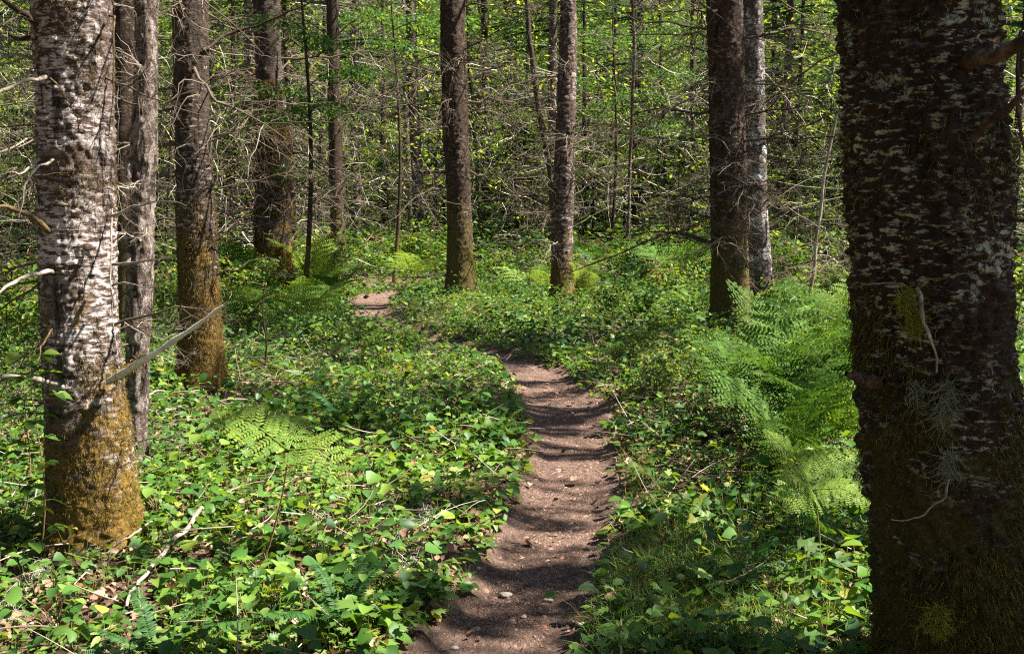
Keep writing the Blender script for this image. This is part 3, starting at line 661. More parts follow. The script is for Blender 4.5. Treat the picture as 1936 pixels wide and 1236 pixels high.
def lichen_beard(root, px, py, Y, length, n, width, m_, name, rng=trng):
    p0 = at(px, py, Y) - np.array(root.location)
    st = p0 + rng.normal(0, width, (n, 3)) * np.array([1, .5, .6]) + np.array([0, 0, -1]) * rng.uniform(0, length * .75, (n, 1))
    u = np.linspace(0, 1, 5)[None, :, None]; d = unit(rng.normal(0, .6, (n, 3)) + np.array([0, -.15, -.9]))
    q = st[:, None] + d[:, None] * rng.uniform(.2, .45, (n, 1, 1)) * length * u + np.cumsum(rng.normal(0, .085 * length, (n, 5, 3)), 1) * u
    build(name, *tubes(q, (.0011 * np.array([1, 1, .8, .6, .3]))[None], 3), m_, part(root))
lichen_beard(Q, 1790, 725, 2.76, .14, 120, .012, M['lichen'], 'lichen')
lichen_beard(Q, 1735, 720, 2.76, .07, 60, .014, M['lichen'], 'lichen')
lichen_beard(Q, 1795, 850, 2.76, .10, 110, .011, M['lichen'], 'lichen')
lichen_beard(Q, 1715, 548, 2.77, .06, 260, .012, M['moss_bright'], 'moss')
lichen_beard(Q, 1732, 590, 2.77, .07, 260, .011, M['moss_bright'], 'moss')
lichen_beard(Q, 1772, 1150, 2.72, .075, 420, .016, M['moss_bright'], 'moss')
lichen_beard(M2, 1200, 92, 20.9, .45, 160, .10, M['lichen'], 'lichen')
# peeling bark plates on the snag
for px, py, wpx, hpx in [(262, 590, 26, 60), (250, 470, 20, 50), (252, 318, 26, 36), (266, 700, 20, 60), (272, 430, 22, 50)]:
    c = at(px, py, 6.3) - np.array(S.location); c[1] = -np.interp(c[2], LS[:, 2], LS[:, 3]) * 1.12
    w2, h2 = wpx / F * 6.3, hpx / F * 6.3
    g = np.linspace(0, 1, 7); U, W = np.meshgrid(g, g)
    xx = c[0] + (U - .5) * w2 * (1 - .5 * W); zz = c[2] + (.5 - W) * h2 + .15 * h2 * (fbm(U * 5 + px, W * 5, 2) - .5)
    yy = c[1] + .6 * w2 * (U - .5) ** 2 * 2 - .02 * W ** 2 + .008 * (fbm(U * 4 + py, W * 4, 2) - .5)
    front = np.stack([xx, yy, zz], -1).reshape(-1, 3); back = front + np.array([0, .006, 0])
    a_ = (np.arange(6)[:, None] * 7 + np.arange(6)[None]).ravel(); q = np.stack([a_, a_ + 1, a_ + 8, a_ + 7], 1)
    build('bark_plate', np.vstack([front, back]), [q, q[:, ::-1] + 49], M['bark_grey'], part(S))

# ------------------------------------------------------------------ far trees, each one a tree
frng = np.random.default_rng(31)
FAR = []
def far_trunk_proto(k):
    L = np.array([(0, 0, -.6, 1.12), (0, 0, 0, 1.), (frng.normal(0, .08), frng.normal(0, .08), 5, .86), (frng.normal(0, .12), 0, 11, .62), (0, 0, 19, .15)])
    z = np.linspace(-.6, 19, 60); th = np.arange(12) / 12 * 2 * PI
    c = [np.interp(z, L[:, 2], L[:, q]) for q in (0, 1, 3)]
    TH, ZZ = np.meshgrid(th, z)
    rr = .15 * c[2][:, None] * (1 + .16 * (fbm(TH / 2 / PI * 6, ZZ * 2 + k * 9, 3, k, 6) - .5)) + .05 * np.exp(-np.maximum(ZZ, 0) / .3)
    return build('trunk', np.stack([c[0][:, None] + rr * np.cos(TH), c[1][:, None] + rr * np.sin(TH), ZZ], -1), [grid_faces(60, 12)], M[('bark_brown', 'bark_pinkish', 'bark_brown', 'bark_pinkish')[k]])
FT = [proto(far_trunk_proto(k)) for k in range(4)]
occupied = [(-5.2, 20), (0.5, 18), (4, 13.5), (-1, 18), (4, 15.6), (-3, 25), (1.4, 19)]
n_far = 0
for k in range(900):
    if n_far >= 66: break
    Yf = frng.uniform(22, 60); xf = frng.uniform(-.56, .56) * Yf
    if any((xf - q[0]) ** 2 + (Yf - q[1]) ** 2 < 2.2 ** 2 for q in occupied): continue
    if Yf < 27 and -4.5 < xf < 3: continue
    occupied.append((xf, Yf)); n_far += 1
    z0 = float(zg(np.array([xf]), np.array([Yf]))[0])
    q = int(frng.integers(0, 4)); s = frng.uniform(.45, 1.2)
    pale = q in (1, 3)
    t = thing('conifer_tree', 'pale far trunk with bare twigs, one of many behind the bend' if pale else 'dark far trunk with bare twigs, one of many behind the bend', 'tree', (xf, Yf, z0), frng.uniform(0, 6.28),
              'pale trunks deep in the forest' if pale else 'dark trunks deep in the forest')
    dup(FT[q], t, (0, 0, 0), (frng.normal(0, .015), frng.normal(0, .02), 0), (s, s, frng.uniform(.9, 1.1)), 'trunk')
    dup(SKIRTS[int(frng.integers(0, 4))], t, (0, 0, 0), (0, 0, 0), (1, 1, frng.uniform(.9, 1.25)), 'dead_branches')
    dup(CROWNS[int(frng.integers(0, 3))], t, (0, 0, frng.uniform(5, 8.5)), (0, 0, 0), frng.uniform(.8, 1.15), 'crown')
    FAR.append((xf, Yf))

M['needle_gap_shade'] = leaf_mat('needle_gap_shade', [(0, (.010, .020, .007)), (.6, (.02, .04, .012)), (1, (.05, .075, .02))], .25, .6, .15)  # near-black needles: shade of the far gaps put into the colour
GAP_SHADE = [proto(conifer_crown(crng, 4.2, 1.25, 15, 6, 70, .13).build('foliage', M['needle_gap_shade'])) for _ in range(2)]
for k, (px, Yy, hh) in enumerate([(60, 21, .9), (280, 24, 1.), (440, 27, 1.), (590, 30, 1.), (735, 31, .9), (905, 25, .7), (975, 29, 1.), (1120, 30, 1.), (1010, 34, 1.3), (1280, 24, .8), (1240, 32, 1.2), (1500, 25, 1.), (1420, 30, 1.1), (1590, 22, .8), (1915, 18, .7), (350, 33, 1.3), (680, 40, 1.6), (840, 38, 1.5), (520, 36, 1.6), (200, 30, 1.4), (120, 26, 1.2), (930, 40, 1.7), (1060, 36, 1.5), (1180, 40, 1.7), (1340, 38, 1.6), (1460, 34, 1.4), (1560, 32, 1.4), (770, 45, 1.8), (400, 44, 1.8)]):  # conifers added to stand for the dark gaps between far trunks
    xx = (px - 968) / F * Yy; z0 = float(zg(np.array([xx]), np.array([float(Yy)]))[0])
    t = thing('gap_shade_conifer', 'near black conifer added as shade in a gap between the far trunks', 'young tree', (xx, Yy, z0), k * 1.3, 'near black conifers added as shade between the far trunks')
    dup(GAP_SHADE[k % 2], t, (0, 0, .15), (0, 0, 0), (hh, hh, hh), 'foliage')
    u_ = np.linspace(0, 1, 8)[:, None]; build('trunk', *tubes((np.array([0, 0, 4.2 * hh]) * u_)[None], (.05 * hh * (1 - .8 * u_[:, 0]))[None], 6), M['bark_brown'], t)

# ------------------------------------------------------------------ broadleaf understorey shrubs
def shrub_mesh(rng, H, spread, n, leaf, size, layers=14, stems=5):
    st = MB(); tips = []
    for k in range(stems):
        a_ = rng.uniform(0, 2 * PI); u = np.linspace(0, 1, 9)
        out_ = spread * rng.uniform(.3, .9); h = H * rng.uniform(.7, 1.05)
        p = np.stack([out_ * u ** 1.6 * math.cos(a_), out_ * u ** 1.6 * math.sin(a_), h * (1 - (1 - u) ** 1.4)], 1) + np.cumsum(rng.normal(0, .03, (9, 3)), 0)
        st.add(*tubes(p[None], (.018 * (1 - .8 * u) * H / 3)[None], 5)); tips.append(p)
        for q in range(5):
            b = p[rng.integers(3, 9)]; d = rdirs(1, -5, 40, rng)[0] * rng.uniform(.4, 1.) * spread * .6
            uu = np.linspace(0, 1, 5)[:, None]; bp = b + d * uu + np.array([0, 0, -.12]) * uu ** 2
            st.add(*tubes(bp[None], (.007 * (1 - .7 * uu[:, 0]))[None], 3)); tips.append(bp)
    lf = MB()
    allp = np.concatenate(tips)
    allp = allp[allp[:, 2] > .12 * H]
    c = allp[rng.integers(0, len(allp), layers)]
    per = n // layers
    for cc in c:                              # flat layers of leaves
        r = rng.uniform(.25, .6) * spread * .55
        a_ = rng.uniform(0, 2 * PI, per); rad = r * np.sqrt(rng.random(per))
        p = cc + np.stack([rad * np.cos(a_), rad * np.sin(a_), rng.normal(0, .05, per) - .15 * rad], 1)
        d = unit(np.stack([np.cos(a_), np.sin(a_), rng.normal(-.2, .25, per)], 1) + rng.normal(0, .3, (per, 3)))
        lf.add(*stamp(leaf, p, frames(d, upn(per, .4, rng)), size * rng.uniform(.6, 1.3, per)))
    return st, lf
srng = np.random.default_rng(41)
SHR = []
for k in range(5):
    s_mb, l_mb = shrub_mesh(srng, 3.6, 2.0, 2600, RHOMB, .11, 30, 6)
    SHR.append((proto(s_mb.build('stems', M['dark_twig'])), proto(l_mb.build('foliage', M['shrub_leaf'], smooth=False))))
n_s = 0
for k in range(2000):
    if n_s >= 62: break
    Ys = srng.uniform(21, 48); xs = srng.uniform(-.56, .56) * Ys
    if Ys < 24 and -5 < xs < 3.5: continue
    if path_dist([xs], [Ys])[0][0] < 2.0: continue
    n_s += 1
    z0 = float(zg(np.array([xs]), np.array([Ys]))[0])
    t = thing('leafy_shrub', 'green leafy shrub, one of many filling the far thicket', 'shrub', (xs, Ys, z0), srng.uniform(0, 6.28), 'leafy shrubs in the far thicket')
    f = srng.uniform(.45, 1.5) * (1.0 if Ys > 28 else .6); q = int(srng.integers(0, 5))
    dup(SHR[q][0], t, (0, 0, 0), (0, 0, 0), (1, 1, f), 'stems'); dup(SHR[q][1], t, (0, 0, 0), (0, 0, 0), (1, 1, f), 'foliage')

BUSH = []
for k in range(3):
    s_mb, l_mb = shrub_mesh(srng, 1.1, .9, 520, LEAF, .075, 16, 6)
    BUSH.append((proto(s_mb.build('stems', M['red_stem'])), proto(l_mb.build('foliage', M['shrub_leaf'], smooth=False))))
for k, (px, py, f) in enumerate([(455, 560, 1.), (590, 560, 1.1), (640, 535, 1.), (470, 640, .7), (430, 600, .9), (760, 528, 1.1), (720, 518, 1.3), (820, 530, 1.), (930, 540, .8), (1000, 535, 1.), (1110, 560, .8), (1180, 548, 1.1), (1260, 570, .9),
                                 (1300, 545, 1.2), (1460, 620, .7), (1560, 600, 1.), (1500, 570, 1.2), (40, 700, .9), (20, 620, 1.2), (300, 640, .8), (1925, 640, 1.2), (1140, 610, .6), (700, 700, .45), (1180, 720, .45), (1240, 760, .5), (1300, 720, .55)]):
    g = gp(px, py); g[2] = float(zg(np.array([g[0]]), np.array([g[1]]))[0])
    t = thing('low_bush', 'low leafy bush, one of several among the herbs round the trail bend', 'bush', g, k * 2.1, 'low bushes round the trail bend')
    dup(BUSH[k % 3][0], t, (0, 0, 0), (0, 0, 0), (f, f, f), 'stems'); dup(BUSH[k % 3][1], t, (0, 0, 0), (0, 0, 0), (f, f, f), 'foliage')

# ------------------------------------------------------------------ the far wood, one leafy mass on the slope
wrng = np.random.default_rng(51)
n = 90000
Yw = wrng.uniform(48, 95, n); xw = wrng.uniform(-.6, .6, n) * Yw
cl = fbm(xw * .22 + 50, Yw * .22 + 10, 3)
hmax = 4 + 18 * cl
zz = hmax * wrng.random(n) ** .8
p = np.stack([xw, Yw, zg(xw, Yw) + zz], 1)
keep = fbm(xw * .5 + 11, zz * .5 + Yw * .3 + 7, 3, 4) > .46
p = p[keep]; n = len(p)
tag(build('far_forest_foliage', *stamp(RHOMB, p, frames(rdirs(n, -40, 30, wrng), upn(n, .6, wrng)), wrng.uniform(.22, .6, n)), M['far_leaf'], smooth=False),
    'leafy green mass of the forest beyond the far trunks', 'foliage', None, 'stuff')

# ------------------------------------------------------------------ the twig thicket between the far trunks
krng = np.random.default_rng(55)
def thicket(n, ylo, yhi, hmax, lmin, lmax, r):
    y = np.sqrt(krng.uniform(ylo ** 2, yhi ** 2, n)); x = krng.uniform(-.57, .57, n) * y
    h = .15 + hmax * krng.random(n) ** 1.25
    ok = (path_dist(x, y)[0] > 1.3) & (fbm(x * .45 + 5, y * .3 + h * .4 + 80, 3, 5) > .43) & ~((y < 24) & (x > -4) & (x < 3.)) & ~((y < 20) & (np.abs(x) < 4.8))
    x, y, h = x[ok], y[ok], h[ok]; n = len(x)
    p = np.stack([x, y, zg(x, y) + h], 1); u = np.linspace(0, 1, 6)[None, :, None]
    d = unit(krng.normal(0, 1, (n, 3)) * np.array([1, 1, .55]) + np.array([0, 0, -.15])); c = krng.normal(0, .45, (n, 3)); c[:, 2] -= .25
    l = krng.uniform(lmin, lmax, (n, 1, 1))
    q = p[:, None] + l * (d[:, None] * u + c[:, None] * u ** 2) + np.cumsum(krng.normal(0, .03, (n, 6, 3)), 1) * l
    q[:, :, 2] = np.maximum(q[:, :, 2], zg(q[:, :, 0], q[:, :, 1]) + .02)
    return tubes(q, r * krng.uniform(.5, 1.3, (n, 1)) * np.linspace(1, .35, 6)[None], 3)
mb = MB(); mb.add(*thicket(2200, 14, 21, 2.6, .3, 1.1, .006)); mb.add(*thicket(7000, 20, 29, 5.2, .3, 1.3, .0115)); mb.add(*thicket(5000, 30, 48, 6.5, .4, 1.8, .016))
tag(mb.build('twig_thicket', M['thicket']), 'tangle of dead pale twigs between the far trunks', 'twigs', None, 'stuff')
def speckle(n, ylo, yhi, hlo, hhi, size, thr):
    y = np.sqrt(krng.uniform(ylo ** 2, yhi ** 2, n)); x = krng.uniform(-.58, .58, n) * y; h = krng.uniform(hlo, hhi, n)
    ok = (path_dist(x, y)[0] > 1.4) & (fbm(x * .8 + 15, h * 1.1 + y * .35 + 30, 3, 2) > thr) & ~((y < 23) & (x > -4) & (x < 2.8))
    x, y, h = x[ok], y[ok], h[ok]; n = len(x)
    return stamp(RHOMB, np.stack([x, y, zg(x, y) + h], 1), frames(rdirs(n, -45, 25, krng), upn(n, .5, krng)), size * krng.uniform(.5, 1.4, n))
mb = MB(); mb.add(*speckle(26000, 20, 32, .2, 6.5, .105, .50)); mb.add(*speckle(40000, 22, 38, 2.4, 9.5, .125, .49)); mb.add(*speckle(80000, 32, 50, .2, 11., .13, .48))
tag(mb.build('thicket_leaves', M['bright_leaf'], smooth=False), 'bright green leaves speckling the far thicket', 'leaves', None, 'stuff')

# ------------------------------------------------------------------ ground cover
grng = np.random.default_rng(61)
tree_feet = [(np.array(v[0].location)[:2], v[1][1, 3]) for v in TREES.values()]
def cover(mb, stems, ylo, yhi, dens, leaf, size, hlo, hhi, nl, sp=0, thr=.40):
    A_ = (yhi - ylo) * (yhi + ylo) / 2 * 2 * .60 + 3 * (yhi - ylo)
    n = int(A_ * dens)
    y = np.sqrt(grng.uniform(ylo ** 2, yhi ** 2, n)); x = grng.uniform(-1, 1, n) * (.60 * y + 1.2)
    d, wd = path_dist(x, y); r = d / (wd * .5)
    nz = fbm(x * .9 + 20 + sp * 13, y * .9 + 5 + sp * 7, 3, 6)
    ok = grng.random(n) < np.clip((nz - thr) * 9., .18, 1) * sstep(.86, 1.25, r + .45 * (fbm(x * 3 + 3, y * 3, 2, 8) - .5))
    # bare litter under the mottled tree and beside the trail on the left
    for bx, by, br, bm in ((-2.5, 8.6, .9, .75), (-.55, 4.6, .5, .6), (-1.6, 3.9, .4, .5), (-2.3, 4.5, .4, .35), (-1.3, 5.6, .5, .5), (-1.9, 4.2, .4, .35), (.62, 4.3, .35, .7), (.95, 4.2, .4, .6), (.8, 3.7, .4, .6), (-1.9, 10.2, .7, .4), (-.9, 10.6, .6, .6), (-2.0, 4.3, .3, .2), (-1.3, 15.6, 1.0, .6)):
        ok &= grng.random(n) > bm * np.exp(-(((x - bx) / br) ** 2 + ((y - by) / br) ** 2))
    for f, rr in tree_feet: ok &= (x - f[0]) ** 2 + (y - f[1]) ** 2 > (rr * 1.05) ** 2
    x, y, r = x[ok], y[ok], r[ok]; n = len(x)
    z = zg(x, y); h = grng.uniform(hlo, hhi, n) * (.5 + fbm(x * 1.3, y * 1.3, 2, 2)) * (.45 + .55 * sstep(1., 2.2, r)) * (1 + .7 * sstep(.8, 1.6, x) * sstep(4.5, 6, y) * (1 - sstep(10, 12, y)))
    k = grng.integers(nl[0], nl[1] + 1, n); id_ = np.repeat(np.arange(n), k); N = len(id_)
    az = grng.uniform(0, 2 * PI, N); hh = h[id_] * grng.uniform(.35, 1.05, N)
    sz = size * np.clip(grng.lognormal(-.12, .38, N), .35, 1.7) * (.75 + .5 * fbm(x * .6 + 70, y * .6, 2, 1))[id_]
    rad = grng.uniform(.1, 1, N) * size * 1.1
    p = np.stack([x[id_] + rad * np.cos(az), y[id_] + rad * np.sin(az), z[id_] + hh], 1)
    dr = unit(np.stack([np.cos(az), np.sin(az), grng.normal(-.1, .3, N)], 1))
    V, P = stamp(leaf, p, frames(dr, upn(N, .38, grng)), sz)
    mb.add(V, P)
    if stems is not None:
        b = np.stack([x[id_], y[id_], z[id_] - .01], 1); u = np.array([0, .5, 1.])[None, :, None]
        q = b[:, None] * (1 - u) + p[:, None] * u + np.array([0, 0, 1.]) * (.25 * hh)[:, None, None] * (u * (1 - u)) * 2
        stems.add(*tubes(q, (.0014 * np.array([1, .8, .6]))[None], 3))
gl, gd, gh, gs = MB(), MB(), MB(), MB()
cover(gl, gs, 2.3, 6.2, 95, LEAF_ROUND, .049, .03, .19, (3, 8), 0)
cover(gd, gs, 2.3, 6.2, 110, LEAF, .046, .02, .22, (3, 7), 1)
cover(gh, None, 2.3, 7, 90, LEAF_NARROW, .055, .01, .12, (3, 7), 2)
cover(gh, None, 2.8, 9, 60, PALM, .066, .06, .28, (2, 4), 3, .44)
cover(gh, None, 2.3, 8, 150, RHOMB, .022, .01, .09, (4, 9), 4, .42)
cover(gl, gs, 6.2, 11, 72, LEAF_ROUND, .050, .04, .26, (3, 8), 0)
cover(gd, None, 6.2, 11, 95, LEAF, .048, .04, .32, (3, 7), 1)
cover(gh, None, 7, 13, 70, LEAF_NARROW, .055, .02, .18, (3, 7), 2)
cover(gh, None, 8, 15, 60, RHOMB, .032, .02, .16, (4, 9), 4)
cover(gl, None, 11, 20, 50, LEAF, .060, .04, .32, (4, 8), 0)
cover(gd, None, 11, 20, 46, LEAF, .060, .05, .38, (4, 8), 1)
cover(gd, None, 11, 20, 18, RHOMB, .075, .1, .55, (5, 9), 5)
cover(gh, None, 13, 22, 26, RHOMB, .055, .03, .25, (4, 9), 2)
cover(gl, None, 20, 34, 13, RHOMB, .11, .2, 1.3, (5, 9), 0)
cover(gd, None, 20, 34, 11, RHOMB, .11, .2, 1.4, (5, 9), 1)
cover(gd, None, 34, 55, 5, RHOMB, .22, .2, 1.2, (5, 9), 1)
tag(gl.build('ground_cover_leaves', M['ground_leaf'], smooth=False), 'low oval leaved ground cover carpeting the forest floor', 'ground cover', None, 'stuff')
tag(gd.build('dark_ground_cover_leaves', M['dark_cover'], smooth=False), 'deeper green pointed leaves mixed into the ground cover', 'ground cover', None, 'stuff')
tag(gh.build('herb_leaves', M['herb'], smooth=False), 'small pale green herbs mixed into the ground cover', 'herbs', None, 'stuff')
tag(gs.build('ground_cover_stalks', M['green_stem']), 'thin stalks of the low ground cover near the trail', 'stalks', None, 'stuff')
# leaf litter: dead leaves, needles and chips
def litter(n, ylo, yhi, size, tpl, onpath, zoff=.008):
    y = np.sqrt(grng.uniform(ylo ** 2, yhi ** 2, n)); x = grng.uniform(-1, 1, n) * (.6 * y + 1)
    d, wd = path_dist(x, y); r = d / (wd * .5)
    ok = grng.random(n) < (np.where(r < 1.05, onpath, 1.))
    x, y = x[ok], y[ok]; n = len(x)
    p = np.stack([x, y, zg(x, y) + grng.uniform(.003, zoff, n)], 1)
    return stamp(tpl, p, frames(rdirs(n, -18, 22, grng), upn(n, .4, grng)), size * grng.uniform(.4, 1.3, n))
LEAF_CURL = leaf_tpl(.42, ((.15, .3), (.4, .5), (.7, .34)), .45, -.35)
lt = MB()
lt.add(*litter(20000, 2.3, 9, .042, LEAF_CURL, .03, .03)); lt.add(*litter(2600, 2.3, 8, .055, LEAF_CURL, .012, .04))
lt.add(*litter(14000, 9, 19, .075, RHOMB, .05, .03))
lt.add(*litter(26000, 2.3, 9, .05, (NEEDLE[0] * np.array([.3, 1, 1]), NEEDLE[1]), .8, .012))
tag(lt.build('leaf_litter', M['litter'], smooth=False), 'dry brown leaves and needles littering the ground', 'leaf litter', None, 'stuff')
n = 4600
y = np.sqrt(grng.uniform(2.3 ** 2, 16 ** 2, n)); x = grng.uniform(-1, 1, n) * (.6 * y + .8); d_, w_ = path_dist(x, y); ok = d_ > w_ * .55; x, y = x[ok], y[ok]; n = len(x)
u = np.linspace(0, 1, 5)[None, :, None]; d = rdirs(n, -4, 22, grng); ln = grng.uniform(.06, .38, (n, 1, 1))
q = np.stack([x, y, zg(x, y) + grng.uniform(.01, .12, n)], 1)[:, None] + ln * (d[:, None] * u + grng.normal(0, .22, (n, 1, 3)) * u ** 2)
tag(build('twig_litter', *tubes(q, grng.uniform(.0015, .0045, (n, 1)) * np.array([1, .95, .85, .7, .4])[None], 4), M['twig_litter']), 'small dead twigs lying among the low leaves', 'twigs', None, 'stuff')
n = 60; cx = grng.uniform(-2.9, -.4, n); cy_ = grng.uniform(3.6, 5.4, n); ok = fbm(cx * 1.5 + 9, cy_ * 1.5, 2, 3) > .5; cx, cy_ = cx[ok], cy_[ok]; n = len(cx)
i_ = np.repeat(np.arange(n), 60); N_ = len(i_); q0 = np.stack([cx[i_], cy_[i_], zg(cx, cy_)[i_] + .02], 1) + grng.normal(0, .022, (N_, 3)) * [1, 1, .5]
q = q0[:, None] + .03 * np.cumsum(grng.normal(0, .45, (N_, 5, 3)) + [0, 0, .1], 1)
tag(build('fallen_lichen', *tubes(q, .0012, 3), M['pale_lichen']), 'pale lichen tufts fallen on the leaf litter', 'lichen', None, 'stuff')
# chips and grit on the trail itself
n = 24000
ti = grng.uniform(60, 330, n); px_ = np.interp(ti, np.arange(420), PATH[:, 0]); py_ = np.interp(ti, np.arange(420), PATH[:, 1]); pw_ = np.interp(ti, np.arange(420), PATH[:, 2])
off = grng.normal(0, .36, n) * pw_
x = px_ + off; y = py_ + grng.normal(0, .1, n)
p = np.stack([x, y, zg(x, y) + .006 + .035 * (fbm(x * 4, y * 4, 3, 9) - .5)], 1)
CHIP = (np.array([(-.5, -.5, -.3), (.5, -.4, -.3), (.4, .5, -.3), (-.45, .45, -.3), (-.3, -.3, .35), (.35, -.25, .3), (.25, .3, .4), (-.3, .3, .3)]) ,
        [np.array([(4, 5, 6, 7), (0, 1, 5, 4), (1, 2, 6, 5), (2, 3, 7, 6), (3, 0, 4, 7)])])
sz = np.stack([grng.uniform(.3, 1, n), grng.uniform(.4, 2.2, n), grng.uniform(.3, .8, n)], 1) * (grng.pareto(2.6, n)[:, None] * .004 + .0035).clip(0, .024)
tag(build('trail_gravel', *stamp(CHIP, p, frames(rdirs(n, -10, 15, grng), upn(n, .3, grng)), sz), M['litter'], smooth=False), 'fine chips and grit strewn over the brown trail', 'gravel', None, 'stuff')
# grass
def grass_at(cx, cy_, rx, ry, n, h):
    x = cx + grng.normal(0, rx, n); y = cy_ + grng.normal(0, ry, n)
    d, wd = path_dist(x, y); ok = d > wd * .5 * grng.uniform(.95, 1.2, n); x, y = x[ok], y[ok]; n = len(x)
    d = unit(rdirs(n, 25, 75, grng)); s = h * grng.uniform(.4, 1.3, n)
    return stamp(BLADE_G, np.stack([x, y, zg(x, y) - .005], 1), frames(d, unit(rdirs(n, 20, 60, grng) + 1e-3)), np.stack([.06 + 0 * s, s, s * 1.2], 1))
BLADE_G = (np.array([(-.03, 0, 0), (.03, 0, 0), (.03, .35, .02), (-.03, .35, .02), (.02, .7, -.05), (-.02, .7, -.05), (0, 1, -.28)]), [np.array([(0, 1, 2, 3), (3, 2, 4, 5)]), np.array([(5, 4, 6)])])
gr = MB()
for px, py, rx, ry, n, h in [(1240, 1120, .24, .4, 2400, .14), (1400, 1130, .3, .4, 1800, .14), (1330, 1210, .3, .3, 1500, .13), (1500, 1080, .3, .4, 900, .14), (1180, 900, .15, .5, 500, .12), (620, 1000, .5, .5, 500, .12), (1210, 1215, .2, .25, 900, .13), (1340, 1060, .2, .3, 600, .15), (760, 600, .7, 1.2, 2600, .16), (840, 640, .8, .8, 1500, .16), (900, 600, .9, 1., 1300, .2),
                             (1080, 590, 1.4, 1.2, 1600, .25), (700, 700, .5, .6, 500, .15), (1200, 690, .3, .6, 500, .2), (880, 830, .3, .5, 350, .14), (1250, 590, 1., 1., 500, .35)]:
    g = gp(px, py); gr.add(*grass_at(g[0], g[1], rx, ry, n, h))
tag(gr.build('grass', M['grass']), 'thin yellowish grass along the trail edge', 'grass', None, 'stuff')

# ------------------------------------------------------------------ ferns
def arc(L, up, curl, k=24):
    """a stalk in the y-z plane leaving at angle up (degrees) and bending over by curl"""
    u = np.linspace(0, 1, k); a_ = np.radians(up - curl * u ** 1.3)
    y = np.concatenate([[0], np.cumsum(np.cos(a_[:-1]))]) * L / (k - 1); z = np.concatenate([[0], np.cumsum(np.sin(a_[:-1]))]) * L / (k - 1)
    return u, np.stack([0 * u, y, z], 1), np.stack([0 * a_, np.cos(a_), np.sin(a_)], 1)
def frond(rng, L=.8, up=65, curl=75, stipe=.25, npair=22, plen=.24, twice=True, shape='lance', m=None, nsub=11, curve=None, face=None, wid=.6):
    mb = MB(); X_ = np.array([1., 0, 0])
    if curve is None: u, P, T = arc(L, up, curl)
    else:
        u = np.linspace(0, 1, 24); tt_ = np.linspace(0, len(curve) - 1, 24); P = np.stack([np.interp(tt_, np.arange(len(curve)), np.array(curve)[:, q]) for q in range(3)], 1)
        for _ in range(3): P[1:-1] = (P[:-2] + 2 * P[1:-1] + P[2:]) / 4
        T = unit(np.gradient(P, axis=0)); L = np.linalg.norm(np.diff(P, axis=0), axis=1).sum(); X_ = unit(np.cross(P[-1] - P[0], face))
    mb.add(*tubes(P[None], (.0035 * (1 - .8 * u))[None], 4))
    pos, dr, nr, scl = [], [], [], []
    for k in range(npair):
        s = (k + .5) / npair; t = stipe + (1 - stipe) * s
        if shape == 'lance': l = plen * L * (math.sin(PI * min(1, (s * .82 + .18)) ** .9) ** .8 + .03)
        elif shape == 'tri': l = plen * L * (1 - s) ** .85 * (1.05 if k else .9) + .004
        else: l = plen * L * (min(1, s * 5 + .45)) * (1 - s ** 4) ** .7 + .004
        b = np.array([np.interp(t, u, P[:, q]) for q in range(3)]); tg_ = unit(np.array([np.interp(t, u, T[:, q]) for q in range(3)]))
        up_ = np.cross(X_, tg_)
        for sg in (-1, 1):
            d = unit(X_ * sg + tg_ * rng.uniform(.30, .5) + up_ * rng.normal(.04, .13))
            n_ = unit(up_ + rng.normal(0, .08, 3))
            if not twice:
                pos.append(b); dr.append(d); nr.append(n_); scl.append((l * .62, l, l)); continue
            kk = max(3, int(nsub * l / (plen * L) + 1)); side = np.cross(d, n_)
            q = np.array([b, b + d * l * .5 - up_ * .02 * l, b + d * l - up_ * .2 * l]); mb.add(*tubes(q[None], (.0014 * np.array([1, .7, .3]))[None], 3))
            for j in range(kk):
                ss = (j + .6) / kk; pb = b + d * l * ss - up_ * .2 * l * ss ** 2
                ll = (1 - stipe) * L / npair * wid * (1 - ss) ** .6 + .003
                for s2 in (-1, 1):
                    pos.append(pb); dr.append(unit(side * s2 + d * .55)); nr.append(unit(n_ + rng.normal(0, .12, 3))); scl.append((l / kk * 1.15, ll, ll))
    pos, dr, nr, scl = map(np.array, (pos, dr, nr, scl))
    scl *= rng.uniform(.88, 1.1, (len(scl), 1))
    mb.add(*stamp(LEAF_NARROW if not twice else PINN, pos, frames(dr, nr), scl))
    return mb.build('frond', m)
PINN = (np.array([(-.22, 0, 0), (.22, 0, 0), (.5, .4, .0), (.24, .85, -.05), (0, 1, -.08), (-.24, .85, -.05), (-.5, .4, 0)]) * np.array([.62, 1, 1]), [np.array([(0, 1, 2, 6), (6, 2, 3, 5)]), np.array([(5, 3, 4)])])
frn = np.random.default_rng(71)
BR = {c: [proto(frond(frn, 1., u_, c_, .36, 12, .46, True, 'tri', M[c], 14, None, None, .7)) for u_, c_ in ((74, 60), (66, 62), (80, 78))] for c in ('fern', 'fern_yellow')}
LADY = {c: [proto(frond(frn, 1., u_, c_, .16, 18, .24, True, 'lance', M[c], 9, None, None, .7)) for u_, c_ in ((72, 58), (62, 60), (80, 75))] for c in ('fern', 'fern_yellow')}
SW = {c: [proto(frond(frn, 1., u_, c_, .12, 40, .10, False, 'sword', M[c])) for u_, c_ in ((68, 65), (55, 50), (75, 90))] for c in ('fern_dark', 'fern', 'fern_yellow')}
